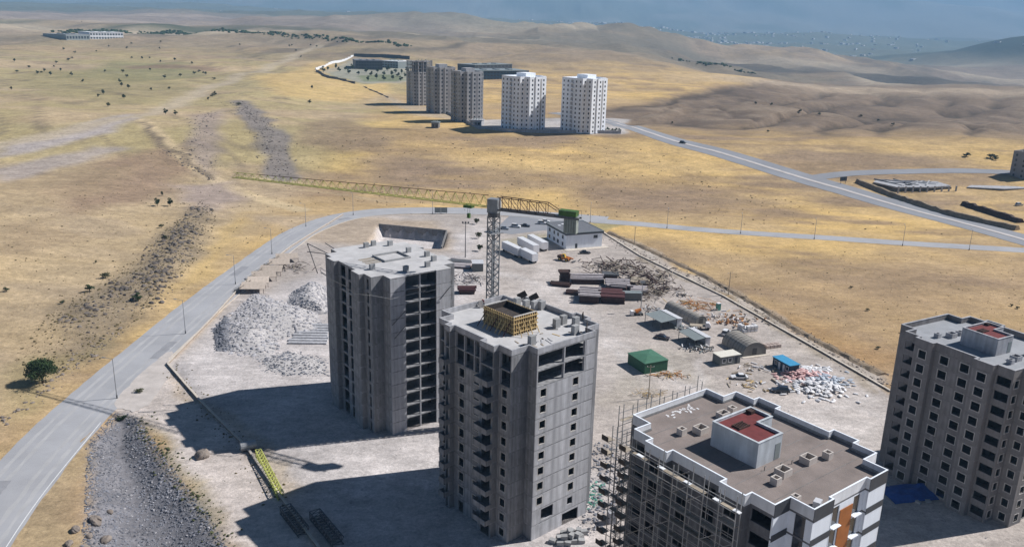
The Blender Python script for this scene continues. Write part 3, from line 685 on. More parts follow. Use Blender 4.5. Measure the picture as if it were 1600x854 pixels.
# two open storeys: columns, thin upstands
for i in range(wt, NB):
    z = i*shB; hc = shB-.25
    for k, ss in (('y-z',(.14,2.8,5.6,8.26)),('w-x',(.14,3.66)),('u-v',(.14,3.06)),('aa-bb',(.14,EB['aa-bb'][2]-.14)),('cc-dd',(.14,EB['cc-dd'][2]-.14)),('p-s',(2.6,7.75,LB-.16))):
        e = EB[k]
        for s_ in ss: MB().box(-.13, .13, -.5, -.03, 0, hc).build('column', 'concrete_pale', tB, eloc(e, s_, z), eang(e))
    for k in ('s-t','t-u','v-w','x-y','z-aa','bb-cc','dd-ee','ee-a'): put_panels(tB, EB, k, i, i+1, shB, [], 'concrete')
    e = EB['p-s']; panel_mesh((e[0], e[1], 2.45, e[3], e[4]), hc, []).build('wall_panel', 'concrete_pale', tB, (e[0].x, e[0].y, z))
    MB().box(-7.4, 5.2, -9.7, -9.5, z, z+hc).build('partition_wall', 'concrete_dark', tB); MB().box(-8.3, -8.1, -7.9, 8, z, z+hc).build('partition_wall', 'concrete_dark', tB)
for k in RIGHT: tall_wall(tB, EB, k, HB-.25, 'concrete', [centred(EB[k][2], 1.3, .85, 2.3)] if EB[k][2] > 2.9 else [], shB, NB)
tall_wall(tB, EB, 'a-c', HB-.25, 'concrete', [(2,3.3,.85,2.3),(6.5,8.5,.2,2.4),(12,13.3,.85,2.3)], shB, NB)
ring(PBn, .0, .30, HB+.004, HB+1.0, 'roof_upstand', 'concrete_pale', tB)
MB().prism(inset(PBn, .31), HB+.004, HB+.05).build('roof_deck', 'concrete_slab', tB)
stubB = MB().box(-.6, .6, -.45, .45, 0, 1.7).mesh('column_stub', 'concrete_stub')
for x, y in ((7.07,7.36),(7.57,5.29),(8.43,3.8),(9.6,3.0),(4.81,-6.0),(7.06,-5.48),(8.24,-7.51),(5.04,-10.52),(-4.62,-9.59)): inst('column_stub', stubB, tB, (x,y,HB+.05))
for x0, y0, x1, y1 in ((8.9,9.2,10.2,8.2),(9.9,6.8,11.2,5.9),(10.6,-6.9,9.9,-7.8),(6.2,-12.2,7.2,-11.4)): MB().bar((x0,y0,HB+1.0), (x1,y1,HB+1.9), .12, 1.2).build('edge_shutter', 'plywood_dark', tB)
# timber formwork of the lift tower
fw = thing('lift_formwork', 'timber stud formwork box standing on the grey concrete tower roof', 'formwork', (.77,144.07,HB+.05), R(41.71))
x0, x1, y0, y1, fh = -4.2, 1.1, -4.4, 3.7, 3.4
MB().box(x0, x1, y0, y0+.12, .1, fh-.1).build('form_panel', 'plywood_dark', fw); MB().box(x0, x1, y1-.12, y1, .1, fh-.1).build('form_panel', 'plywood_dark', fw)
MB().box(x0, x0+.12, y0+.12, y1-.12, .1, fh-.1).build('form_panel', 'plywood_dark', fw); MB().box(x1-.12, x1, y0+.12, y1-.12, .1, fh-.1).build('form_panel', 'plywood_dark', fw)
MB().box(x0+.12, x1-.12, y0+.12, y1-.12, fh-1.2, fh-1.1).build('form_deck', 'plywood_dark', fw)
stud = MB().box(-.08, .08, -.09, .09, 0, fh).mesh('stud', 'timber')
for k in range(17):
    y = y0+(y1-y0)*k/16
    inst('stud', stud, fw, (x0-.10,y,0)); inst('stud', stud, fw, (x1+.10,y,0))
for k in range(11):
    x = x0+(x1-x0)*k/10
    inst('stud', stud, fw, (x,y0-.10,0)); inst('stud', stud, fw, (x,y1+.10,0))
for z in (.5,1.3,2.1,2.9):
    MB().box(x0-.30, x1+.3, y0-.31, y0-.2, z, z+.14).build('waler', 'timber', fw); MB().box(x0-.31, x0-.2, y0-.2, y1+.2, z, z+.14).build('waler', 'timber', fw)
    MB().box(x1+.2, x1+.31, y0-.2, y1+.2, z, z+.14).build('waler', 'timber', fw)
for k in range(7):
    y = y0+.6+k*1.15; MB().bar((x0-.3,y,2.4), (x0-2.0,y+random.uniform(-.3,.3),.05), .12).build('raking_prop', 'timber' if k % 3 else 'rust_red', fw)
for k in range(4):
    x = x0+.7+k*1.3; MB().bar((x,y0-.3,2.3), (x+random.uniform(-.3,.3),y0-1.7,.05), .12).build('raking_prop', 'timber', fw)
for q in ((x0-.1,y0-.1,x1+.1,y0+.15),(x0-.1,y1-.15,x1+.1,y1+.1)): MB().box(q[0], q[2], q[1], q[3], fh+.004, fh+.14).build('top_rail', 'surround', fw)
pl = thing('board_pile', 'loose boards and offcuts scattered on the roof before the formwork box', 'boards', (.77,144.07,HB+.055), R(41.71))
for k in range(26):
    x, y, a = random.uniform(-6.5,6.5), random.uniform(-12.6,-5.6), random.uniform(0,3.14); l = random.uniform(.5,2.2)
    MB().box(-l/2, l/2, -.12, .12, 0, .07).build('board', random.choice(['plywood_dark','timber_grey','timber','concrete_pale']), pl, (x,y,.004*(k % 7)), a)

# ---------------------------------------------------------------- towers C and D: roofs closed
def vents(root, zz, lst, m='vent_cream'):
    for x, y, sx, sy, h in lst:
        v = MB(); t = .16
        v.box(-sx, sx, -sy, -sy+t, 0, h).box(-sx, sx, sy-t, sy, 0, h).box(-sx, -sx+t, -sy+t, sy-t, 0, h).box(sx-t, sx, -sy+t, sy-t, 0, h)
        o = v.build('vent_shaft', m, root, (x,y,zz)); MB().box(-sx+t, sx-t, -sy+t, sy-t, .004, .12).build('shaft_floor', 'plywood_dark', o)
def penthouse(root, z, wm, rm):
    Q = [('1',-4.1,3.6),('2',3.7,3.6),('3',3.7,0.),('4',.8,0.),('5',.8,-3.7),('6',-4.1,-3.7)]
    b = MB().prism([(x, y) for _, x, y in Q], z, z+3.1).build('lift_housing', wm, root)
    ring(Q, .0, .22, z+3.1, z+3.45, 'housing_parapet', wm, b); ring(Q, -.06, .26, z+3.454, z+3.52, 'housing_coping', wm, b)
    MB().prism(inset(Q, .23), z+3.104, z+3.14).build('housing_roof', rm, b)
    h = MB(); 
    for k in range(6): h.box(-2.6+k*.34, -2.45+k*.34, .4, 1.5, z+3.144, z+3.4)
    h.box(-2.75, -.55, .3, .4, z+3.144, z+3.42); h.box(-2.75, -.55, 1.5, 1.6, z+3.144, z+3.42); h.build('roof_hatch', 'rust', b)
    MB().box(2.2, 3.0, 2.3, 3.2, z+3.144, z+3.6).build('roof_box', 'rust', b)
    MB().box(-4.16, -4.1-.001, -.9, .2, z, z+.75).build('step_block', wm, b)
    MB().box(-.5, .55, -3.74, -3.702, z+.1, z+2.3).build('door', 'tin_grey', b)
HC = 37.5
tC = thing('finished_tower', 'tower with flat brown roof, white parapets and striped white cladding, scaffold on its side', 'tower', (32.09,98.29,0), R(37.34))
PC = plan(); EC = edges(PC); NC, shC, dC = 12, 3.0, 36.4
levels(tC, PC, NC, shC, 'c_side', k=.012)
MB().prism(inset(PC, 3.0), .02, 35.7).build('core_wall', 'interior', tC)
MB().prism(inset(PC, .30), 36.004, dC).build('roof_deck', 'roof_gravel', tC)
ring(PC, .0, .15, 36.004, HC-.1, 'parapet', 'white_paint', tC); ring(PC, -.03, .17, HC-.096, HC-.04, 'coping', 'white_render', tC)
ring(PC, .152, .25, dC+.004, dC+.34, 'roof_fillet', 'steel_galv', tC)
for k in range(9):
    y = -9.6+k*2.45; a_ = [(-10.2,-3.9),(4.0,10.2)] if -4.5 < y < 4.4 else [(-9.9,9.9)]
    for x0, x1 in a_: MB().box(x0, x1, y-.05, y+.05, dC+.003, dC+.012).build('membrane_seam', 'concrete_dark', tC)
for k in range(26):
    x, y = random.uniform(-3.5,3.5), random.gauss(12.6,.6); MB().box(-.22, .22, -.13, .13, .004, .04).build('loose_sheet', 'white_plastic', tC, (x,min(y,13.8),dC), random.uniform(0,3))
penthouse(tC, dC, 'housing_grey', 'roof_red')
vents(tC, dC, ((-4.97,7.8,.5,.5,.95),(-2.37,6.75,.85,.75,.9),(3.9,8.1,.85,.6,.8),(6.06,8.2,.5,.5,.95),(-5.14,-7.38,.5,.5,.95),(-2.55,-6.55,.85,.75,.9),(2.73,-6.5,.85,.75,.9),(5.77,-7.31,.5,.5,.95),(-6.0,-10.8,.45,.45,.5)))
MB().box(-.55, .55, -.4, .4, 0, .8).build('air_unit', 'tin', tC, (-5.3,-13.2,dC), .3)
for x, y in ((-1.2,-5.2),(.6,-5.6),(-3.6,-4.6),(1.6,-1.2)): MB().cyl((x,y,dC), (x,y,dC+.5), .05).cyl((x,y,dC+.5), (x+.25,y,dC+.55), .05).build('vent_pipe', 'steel_dark', tC)
wkc = dict(m='concrete_dark', kw=dict(fw=.08, fd=.16, out=.02, mull=1))
for k, hls in {'u-v':[(.2,3.0,.9,2.55)], 'v-w':[], 'w-x':holes_mid(EC['w-x'],1.7,.7,2.3), 'x-y':[], 'y-z':holes_mid(EC['y-z'],1.8,.6,2.3,2), 'z-aa':[], 'aa-bb':holes_mid(EC['aa-bb'],1.7,.7,2.3), 'bb-cc':[], 'cc-dd':[(.3,2.8,.9,2.5)], 'dd-ee':[], 'ee-a':holes_mid(EC['ee-a'],1.2,.8,2.3)}.items():
    put_panels(tC, EC, k, 0, NC, shC, hls, 'c_side', win=wkc if hls and k not in ('u-v','cc-dd') else None)
# clad corner: white panels with anthracite bands
def clad(k, pm, bandh=.85, holes=(), win=None):
    e = EC[k]
    put_panels(tC, EC, k, 0, NC, shC, holes, pm, 'cladding_panel')
    bm_ = panel_mesh(e, bandh, [], .06, trim=False, proud=.05).mesh('cladding_band', 'anthracite')
    for i in range(1, NC): inst('cladding_band', bm_, tC, (e[0].x, e[0].y, i*shC-.45))
    panel_mesh(e, 1.75, [], .06, trim=False, proud=.05).build('cladding_band', 'anthracite', tC, (e[0].x, e[0].y, 35.7))
clad('r2-s', 'white_render'); clad('p-q', 'white_render')
put_panels(tC, EC, 's-t', 0, NC, shC, [(.9,2.3,0,2.75)], 'white_render', 'cladding_panel')
glm = MB().box(-.68, .68, -.12, -.08, 0, 2.74).mesh('window', 'glass')
for i in range(NC): inst('window', glm, tC, eloc(EC['s-t'], 1.6, i*shC+.004), eang(EC['s-t']))
clad('t-u', 'white_render')
put_panels(tC, EC, 'q-q2', 0, NC, shC, [], 'white_render', 'cladding_panel', .1); put_panels(tC, EC, 'r-r2', 0, NC, shC, [], 'white_render', 'cladding_panel', .1)
put_panels(tC, EC, 'q2-r', 0, NC, shC, [(.9,2.3,.1,2.6),(5.3,6.7,.1,2.6)], 'white_render', 'cladding_panel')
e = EC['q2-r']
bw = panel_mesh((e[0]+e[1]*2.5, e[1], 2.6, e[3], False), 34.8, [], .08, proud=.10).build('brown_cladding', 'brown_cladding', tC, (*(e[0]+e[1]*2.5), 0))
glw = MB().box(-.68, .68, -.14, -.1, 0, 2.45).mesh('window', 'glass'); ldg = MB().box(-.8, .8, .03, .5, -.1, .0).mesh('window_ledge', 'white_render')
for i in range(NC):
    for s_ in (1.6, 6.0):
        inst('window', glw, tC, eloc(e, s_, i*shC+.12), eang(e)); inst('window_ledge', ldg, tC, eloc(e, s_, i*shC+.08), eang(e))
for k in RIGHT: tall_wall(tC, EC, k, 36-.25, 'white_paint', [centred(EC[k][2], 1.5, .7, 2.3)] if EC[k][2] > 2.9 else [], shC, NC)
tall_wall(tC, EC, 'a-c', 35.75, 'render_grey', [(2,3.5,.7,2.3),(6.5,8.5,.2,2.4),(12,13.4,.7,2.3)], shC, NC)

HD = 31.3; dD = 30.2
tD = thing('grey_tower', 'grey rendered tower with square empty windows, a grey roof and red lift housing', 'tower', (94.64,154.0,0), R(29.45))
PD = plan(); ED = edges(PD); ND, shD = 10, 2.98
levels(tD, PD, ND, shD, 'render_grey', k=.012)
MB().prism(inset(PD, 3.0), .02, 29.4).build('core_wall', 'interior', tD)
MB().prism(inset(PD, .30), 29.85, dD).build('roof_deck', 'roof_felt', tD)
ring(PD, .0, .28, 29.805, HD, 'parapet', 'render_grey', tD); ring(PD, -.05, .34, HD+.004, HD+.08, 'coping', 'concrete_pale', tD)
penthouse(tD, dD, 'concrete_pale', 'roof_red')
vents(tD, dD, ((-5.08,7.8,.5,.5,.95),(-2.2,6.7,.85,.75,.95),(.7,6.8,.6,.6,.8),(-5.12,-7.2,.5,.5,.95),(-2.4,-6.6,.85,.75,.95),(2.6,-6.5,.85,.75,.95)), 'concrete_pale')
wkd = dict(m='surround', kw=dict(fw=.13, fd=.20, out=.03))
for k, hls in {'s-t':holes_mid(ED['s-t'],1.2,.8,2.3), 't-u':holes_mid(ED['t-u'],1.3,.8,2.3), 'u-v':[(.3,2.9,.95,2.6)], 'v-w':[], 'w-x':holes_mid(ED['w-x'],1.7,.7,2.35), 'x-y':[], 'y-z':holes_mid(ED['y-z'],1.75,.7,2.35,2), 'z-aa':[], 'aa-bb':holes_mid(ED['aa-bb'],1.6,.7,2.35), 'bb-cc':[], 'cc-dd':[(.3,2.8,.95,2.6)], 'dd-ee':[(.4,2.4,.95,2.6)], 'ee-a':[],
             'r2-s':holes_mid(ED['r2-s'],1.3,.8,2.3), 'p-q':holes_mid(ED['p-q'],1.3,.8,2.3), 'q2-r':holes_mid(ED['q2-r'],2.0,.3,2.4,2), 'q-q2':[], 'r-r2':[]}.items():
    put_panels(tD, ED, k, 0, ND, shD, hls, 'render_grey', win=wkd if hls and k not in ('u-v','cc-dd','dd-ee') else None)
for k in RIGHT: tall_wall(tD, ED, k, 29.5, 'render_grey', [centred(ED[k][2], 1.5, .7, 2.3)] if ED[k][2] > 2.9 else [], shD, ND)
tall_wall(tD, ED, 'a-c', 29.5, 'render_grey', [(2,3.5,.7,2.3),(12,13.4,.7,2.3)], shD, ND)

# ---------------------------------------------------------------- scaffold on tower C
sc = thing('scaffold', 'tube scaffold with plank lifts wrapped round the unfinished side of the striped tower', 'scaffold', (32.09,98.29,0), R(37.34))
lines = [((-10.9,11.9),(-12.3,8.6)),((-12.95,8.4),(-12.95,-8.6)),((-11.6,-8.9),(-11.6,-8.4)),((-8.2,15.3),(-8.2,12.0)),((8.2,15.6),(-8.2,15.6))]
main = [(-12.95,8.4,-12.95,-8.4,7),(-12.95,12.0,-12.95,8.4,2),(-8.4,15.5,8.0,15.5,6)]
for ax, ay, bx, by, nseg in main:
    A, B = Vector((ax,ay,0)), Vector((bx,by,0)); d = (B-A).normalized(); nr = Vector((-d.y,d.x,0)) if True else 0
    if nr.dot(A+B) < 0: nr = -nr
    for k in range(nseg+1):
        p = A.lerp(B, k/nseg)
        for o in (0, .85):
            q = p+nr*o; top = 37.2+random.uniform(.2,1.6); MB().bar((q.x,q.y,0), (q.x,q.y,top), .09).build('standard', 'steel_galv', sc)
    for lv in range(1, 19):
        z = lv*2.0
        for o in (0, .85):
            MB().bar(A+nr*o+Vector((0,0,z)), B+nr*o+Vector((0,0,z)), .07).build('ledger', 'steel_galv', sc)
        MB().bar(A+nr*.85+Vector((0,0,z+1.0)), B+nr*.85+Vector((0,0,z+1.0)), .06).build('guard_rail', 'steel_galv', sc)
        for k in range(nseg):
            if random.random() < .36: 
                p, q = A.lerp(B, k/nseg)+nr*.42+Vector((0,0,z+.07)), A.lerp(B, (k+1)/nseg)+nr*.42+Vector((0,0,z+.07)); MB().bar(p, q, .6, .05).build('plank', 'timber_grey', sc)
            if random.random() < .16:
                p, q = A.lerp(B, k/nseg)+nr*.9+Vector((0,0,z)), A.lerp(B, (k+1)/nseg)+nr*.9+Vector((0,0,z+2)); MB().bar(p, q, .06).build('diagonal_brace', 'steel_galv', sc)
for lv in range(2, 19):
    for y in (9.0, 12.3): MB().box(-14.3, -13.0, y, y+1.2, lv*2.0+.02, lv*2.0+.09).build('plank', 'timber_grey', sc); MB().box(-14.3, -14.22, y, y+1.2, lv*2.0+.1, lv*2.0+.75).build('toe_board', 'plywood_dark', sc); MB().bar((-14.2,y+.6,lv*2.0), (-13.0,y+.6,lv*2.0-.9), .08).build('bracket', 'steel_galv', sc)
mat('scaffold_plate', (.75,.76,.78), .5, .1, 2)
for x, y in ((-13.4,7.2),(-13.4,3.5),(-13.4,-.8),(-13.5,-5.4),(-13.5,-8.3)): MB().box(x-.25, x+.25, y-.5, y+.5, 36.1, 36.2).build('white_plank', 'scaffold_plate', sc)
# ------------------------------------------------------------------ tower crane
MASTH, JZ = 49.2, 51.6
cr = thing('tower_crane', 'tower crane with grey lattice mast and long yellow-green jib behind the near towers', 'crane', (-4.2,174.7,0), R(157))
def lattice_section(w, h, leg=.16, br=.09, n=3, rot=0.0):
    mb = MB(); c = [(-w,-w),(w,-w),(w,w),(-w,w)]
    c = [(x*math.cos(rot)-y*math.sin(rot), x*math.sin(rot)+y*math.cos(rot)) for x, y in c]
    for x, y in c: mb.bar((x,y,0), (x,y,h), leg)
    for k in range(n):
        z0, z1 = h*k/n, h*(k+1)/n
        for i in range(4):
            a, b = c[i], c[(i+1) % 4]; mb.bar((*a,z0), (*b,z0), br)
            mb.bar((*a,z0), (*b,z1), br) if (k+i) % 2 else mb.bar((*b,z0), (*a,z1), br)
    return mb
ms = lattice_section(.95, 4.1, .22, .13, 3, R(-30)).mesh('mast_section', 'crane_grey')
for k in range(12): inst('mast_section', ms, cr, (0,0,k*4.1))
MB().box(-2.6, 2.6, -2.6, 2.6, -.1, .9).build('base_block', 'concrete_slab', cr)
MB().box(-.45, .45, -.08, .08, 0, MASTH).build('ladder', 'steel_galv', cr, (0,0,0), R(-30))
MB().box(-1.5, 1.5, -1.5, 1.5, 45.6, 45.8).build('climbing_platform', 'steel_galv', cr, (0,0,0), R(-30))
MB().cyl((0,0,MASTH), (0,0,MASTH+.9), 1.35, n=14).build('slewing_ring', 'steel_dark', cr)
MB().box(-1.2, 1.2, -1.0, 1.0, MASTH+.9, MASTH+3.9).build('turret', 'crane_grey', cr)
cab = MB().box(-.6, 1.5, -2.5, -1.1, MASTH+.5, MASTH+2.8).build('cab', 'steel_white', cr); MB().box(1.504, 1.56, -2.35, -1.25, MASTH+1.1, MASTH+2.6).build('cab_window', 'glass', cab)
def truss(L0, L1, h0, h1, hw, n, top, bot, web=.09):
    """one triangular truss piece from x=L0 to L1"""
    mt, mbm = MB(), MB()
    for s_ in (-hw, hw): mbm.bar((L0,s_,0), (L1,s_,0), bot)
    mt.bar((L0,0,h0), (L1,0,h1), top)
    for k in range(n):
        a = L0+(L1-L0)*k/n; b = L0+(L1-L0)*(k+1)/n; m_ = (a+b)/2; hm = h0+(h1-h0)*(k+.5)/n
        mbm.bar((a,-hw,0), (a,hw,0), web); mbm.bar((a,-hw,0), (b,hw,0), web*.8)
        for s_ in (-hw, hw): mbm.bar((a,s_,0), (m_,0,hm), web); mbm.bar((b,s_,0), (m_,0,hm), web)
    return mt, mbm
for k in range(10):
    L0, L1 = 1.3+k*6.9, 1.3+(k+1)*6.9; h0, h1 = 2.5-k*.13, 2.5-(k+1)*.13
    mt, mb = truss(L0, L1, h0, h1, .65, 3, .11, .15, .07)
    sec = mb.build('jib_section', 'crane_yellow', cr, (0,0,JZ-.4)); mt.build('top_chord', 'rust' if k < 9 else 'crane_yellow', sec)
for s_ in (-.8, .8): MB().bar((-1.2,s_,0), (-19.5,s_,-.0), .28, .36).build('counter_jib_beam', 'steel_dark', cr, (0,0,JZ-.7))
fr = MB()
for s_ in (-.7, .7):
    fr.bar((-1.2,s_,2.6), (-12.2,s_,2.4), .15); fr.bar((-12.2,s_,2.4), (-14.5,s_,1.2), .13)
    for k in range(6):
        a = -1.6-k*2.1; fr.bar((a,s_,0), (a,s_,2.5), .10)
        if k < 5: fr.bar((a,s_,2.5), (a-2.1,s_,0), .09)
fr.build('counter_jib_frame', 'rust', cr, (0,0,JZ-.6))
MB().box(-19.3, -14.2, -.7, .7, -.05, .05).build('walkway', 'steel_galv', cr, (0,0,JZ-.45))
MB().box(-18.8, -15.0, -.9, .9, .1, 1.2).build('winch_housing', 'crane_green', cr, (0,0,JZ-.4))
for k in range(9): MB().bar((-19.4+k*.62,-1.0,0), (-19.4+k*.62,-1.0,1.15), .05).build('rail_post', 'steel_dark', cr, (0,0,JZ-.4))
for s_ in (-1.0, 1.0): MB().bar((-19.4,s_,1.15), (-14.4,s_,1.15), .06).build('hand_rail', 'steel_dark', cr, (0,0,JZ-.4))
for k in range(5): MB().box(-18.9+k*.56, -18.42+k*.56, -.75, .75, -3.3, -.2).build('counterweight', 'ballast', cr, (0,0,JZ-.6))
tr = MB().box(5.0, 7.0, -.8, .8, -.85, -.35).build('trolley', 'crane_green', cr, (0,0,JZ-.2)); MB().box(5.7, 6.3, -.3, .3, -3.2, -2.2).build('hook_block', 'crane_green', tr)
for s_ in (-.25, .25): MB().bar((6+s_,0,-.8), (6+s_,0,-2.3), .05).build('hoist_rope', 'steel_dark', tr)

# ------------------------------------------------------------------ helpers for placing yard things
def axis_of(pa, pb):
    """ground points under two pixels -> base centre, yaw, length"""
    a, b = at(*pa), at(*pb); c = (a+b)/2; d = b-a; return Vector((c.x, c.y, min(a.z, b.z))), math.atan2(d.y, d.x), math.hypot(d.x, d.y)
def corner_frame(pf, pr):
    a, b = at(*pf), at(*pr); d = b-a; return a, math.atan2(d.y, d.x), math.hypot(d.x, d.y)

# ------------------------------------------------------------------ boundary walls
def wall_run(pts, hgt, wd, label, m='stone_wall', cop='kerb', seg=7.0):
    root = thing('boundary_wall', label, 'wall')
    for (ax, ay), (bx, by) in zip(pts[:-1], pts[1:]):
        L_ = math.hypot(bx-ax, by-ay); n_ = max(1, round(L_/seg))
        for k in range(n_):
            p = Vector((ax+(bx-ax)*k/n_, ay+(by-ay)*k/n_)); q = Vector((ax+(bx-ax)*(k+1)/n_, ay+(by-ay)*(k+1)/n_)); z = min(tz(*p), tz(*q)); h = hgt*random.uniform(.9,1.06)
            q = q-(q-p).normalized()*.03
            o = MB().bar((p.x,p.y,z+h/2-.15), (q.x,q.y,z+h/2-.15), wd, h+.3).build('wall_section', m, root)
            MB().bar((p.x,p.y,z+h+.06), (q.x,q.y,z+h+.06), wd+.12, .1).build('coping', cop, o)
    return root
wall_run(SITE_EDGE[:9], .6, .35, 'low stone boundary wall with pale coping between the yard and the curved road')
wall_run([tuple(at(*p)[:2]) for p in ((940,362),(1000,400),(1130,463),(1270,542),(1392,612))], .35, .5, 'low crumbling stone wall running between the storage yard and the dirt track')
fe = thing('wire_fence', 'thin wire fence on posts along the golden field beside the dirt track', 'fence')
FP = [Vector(at(*p)) for p in ((952,364),(1000,384),(1100,431),(1180,475),(1250,518),(1320,555),(1388,590))]
for a, b in zip(FP[:-1], FP[1:]):
    n_ = max(2, int((b-a).length/5))
    for k in range(n_): 
        p = a.lerp(b, k/n_); MB().bar((p.x,p.y,p.z-.2), (p.x,p.y,p.z+1.3), .1).build('fence_post', 'timber_grey', fe)
    for z in (.5, 1.15): MB().bar((a.x,a.y,a.z+z), (b.x,b.y,b.z+z), .03).build('fence_wire', 'steel_dark', fe)
bk = MB(); rows = []
for a, b in zip(FP[:-1], FP[1:]):
    n_ = int((b-a).length/2)
    for k in range(n_):
        p = a.lerp(b, k/n_); d = (b-a).normalized(); nr = Vector((-d.y,d.x,0)); r = .8+.5*random.random(); h = .35+.5*random.random()
        rows.append([(p+nr*r*1.6)[:2]+(p.z-.1,), (p+nr*r*.6)[:2]+(p.z+h,), (p-nr*r*.5)[:2]+(p.z+h*.9,), (p-nr*r*1.7)[:2]+(p.z-.1,)])
bk.loft([[tuple(q) for q in r] for r in rows]); mat('earth', (.25,.19,.13), .97, .3, .5, .4, 3); struct(bk.build('earth_bank', 'earth'))
# foundation pit walls
pt_ = thing('pit_retaining_wall', 'concrete retaining walls of the open foundation pit behind the bare tower shell', 'retaining wall')
for (ax, ay), (bx, by) in zip([PIT[0], PIT[1]], [PIT[1], PIT[2]]):
    MB().bar((ax,ay,-2.0), (bx,by,-2.0), .5, 5.6).build('wall_section', 'concrete_dark', pt_)

# ------------------------------------------------------------------ street lamps and poles
def lamp(px, py, ang, label, h=10.3, group='street lamps along the curved road', arm=1.8):
    p = at(px, py); r = thing('street_lamp', label, 'street lamp', p, ang, group)
    MB().cyl((0,0,-.1), (0,0,h), .13, .07, 8).build('pole', 'steel_galv', r); MB().cyl((0,0,0), (0,0,.9), .2, .18, 8).build('pole_base', 'steel_dark', r)
    MB().bar((0,0,h-.05), (arm,0,h+.25), .08).build('arm', 'steel_galv', r); MB().box(arm-.1, arm+.75, -.16, .16, h+.18, h+.32).build('lamp_head', 'steel_galv', r)
lamp(183,622,R(180),'street lamp nearest the camera, beside the gravel slope by the road')
lamp(290,521,R(180),'street lamp by the road opposite the grey rubble heap')
lamp(368,444,R(180),'street lamp beside the leaning formwork tables on the road edge')
lamp(425,397,R(180),'street lamp by the road just beyond the formwork tables')
lamp(478,354,R(170),'street lamp where the road begins its bend near the pit')
lamp(552,336,R(120),'street lamp at the middle of the road bend behind the bare shell')
lamp(676,334,R(90),'street lamp on the straight road behind the foundation pit')
for x, y, l in ((922,348,'street lamp on the back road just behind the white site office'),(1042,357,'street lamp on the back road, first one right of the site office lamp'),(1157,365,'street lamp on the back road, second right of the site office lamp'),
                (1272,374,'street lamp on the back road, third right of the site office lamp'),(1410,384,'street lamp on the back road, fourth right of the site office lamp'),(1514,391,'street lamp at the far right end of the back road')):
    lamp(x, y, R(80), l, 9.0, 'street lamps along the back road')
def pole(px, py, h, label, name='utility_pole'):
    r = thing(name, label, 'pole', at(px, py)); MB().cyl((0,0,-.2), (0,0,h), .14, .09, 8).build('mast', 'timber_grey', r); MB().bar((-.9,0,h-.5), (.9,0,h-.5), .1).build('crossarm', 'timber_grey', r)
    for x in (-.8, 0, .8): MB().cyl((x,0,h-.45), (x,0,h-.2), .06, n=6).build('insulator', 'white_paint', r)
pole(1138,461,8.5,'wooden utility pole standing on the stone wall by the golden field'); pole(991,382,8,'wooden utility pole at the corner of the dirt track near the office')
pole(1013,622,9,'thin pole rising from bare ground in front of the green tarpaulin shed')
r = thing('floodlight_mast', 'site floodlight on a tall mast beside the foundation pit', 'floodlight', at(727,402)); MB().cyl((0,0,0), (0,0,14), .2, .12, 8).build('mast', 'steel_dark', r); MB().bar((-1.3,0,13.8), (1.3,0,13.8), .16).build('crossbar', 'steel_dark', r)
for x in (-1.1, 0, 1.1): MB().box(x-.3, x+.3, -.25, .25, 13.9, 14.5).build('flood_lamp', 'steel_dark', r)
r = thing('floodlight_mast', 'site floodlight on a thin mast between the steel stacks and the tin sheds', 'floodlight', at(1001,487)); MB().cyl((0,0,0), (0,0,10), .16, .09, 8).build('mast', 'steel_galv', r); MB().bar((-.8,0,9.8), (.8,0,9.8), .14).build('crossbar', 'steel_galv', r); MB().box(-.8, .8, -.2, .25, 9.9, 10.5).build('flood_lamp', 'steel_galv', r)

# ------------------------------------------------------------------ site office
F0, yw, LW = corner_frame((884.3,389.5), (940,385)); bl_ = at(841,373); dv = bl_-F0
dep = abs(-dv.x*math.sin(yw)+dv.y*math.cos(yw)); dep = max(16, min(dep, 30))
of = thing('site_office', 'white two storey site office with dark flat roof beside the parking lot', 'building', F0, yw)
H6 = 6.0
Q = [('1',0,dep),('2',LW,dep),('3',LW,0),('4',0,0)]; EO = edges(Q)
fhole = [(LW*.36-.5+0, LW*.36+.5, 0, 2.2)]
def office_wall(k, holes, wins):
    e = EO[k]; w_ = panel_mesh(e, H6, holes+wins, .25).build('wall', 'white_render', of, (e[0].x, e[0].y, 0))
    for o in wins:
        f_ = frame_mesh(o[1]-o[0], o[3]-o[2], .07, .12, .02, 1).build('window', 'anthracite', of, eloc(e, (o[0]+o[1])/2, o[2]), eang(e)); MB().box(-(o[1]-o[0])/2, (o[1]-o[0])/2, -.13, -.09, 0, o[3]-o[2]).build('pane', 'glass', f_)
    for o in holes: MB().box(-(o[1]-o[0])/2, (o[1]-o[0])/2, -.2, -.14, 0, o[3]).build('door', 'anthracite', of, eloc(e, (o[0]+o[1])/2, 0), eang(e))
e = EO['3-4']; office_wall('3-4', [(LW-5.2,LW-4.1,0,2.2)], [(2.2,4.0,4.0,5.2)])
e = EO['4-1']; office_wall('4-1', [], [(dep*f-.75, dep*f+.75, z, z+1.4) for z in (.9, 3.8) for f in (.18,.42,.62,.86)])
office_wall('1-2', [], []); office_wall('2-3', [], [])
MB().box(-.5, LW+.5, -.5, dep+.5, H6+.004, H6+.75).build('roof', 'anthracite', of)
MB().box(-.2, LW+.2, -.2, dep+.2, H6+.755, H6+.85).build('roof_deck', 'roof_dark', of)
ring([('1',-.5,dep+.5),('2',LW+.5,dep+.5),('3',LW+.5,-.5),('4',-.5,-.5)], -.02, .28, H6+.76, H6+1.0, 'roof_rim', 'tin_grey', of)
for x, y in ((3,dep*.7),(5.5,dep*.8)): MB().box(x-.6, x+.6, y-.6, y+.6, H6+.86, H6+.95).build('roof_light', 'white_paint', of)
MB().box(-1.2, LW+2, -3.0, -.02, 0, .15).build('plinth', 'kerb', of)

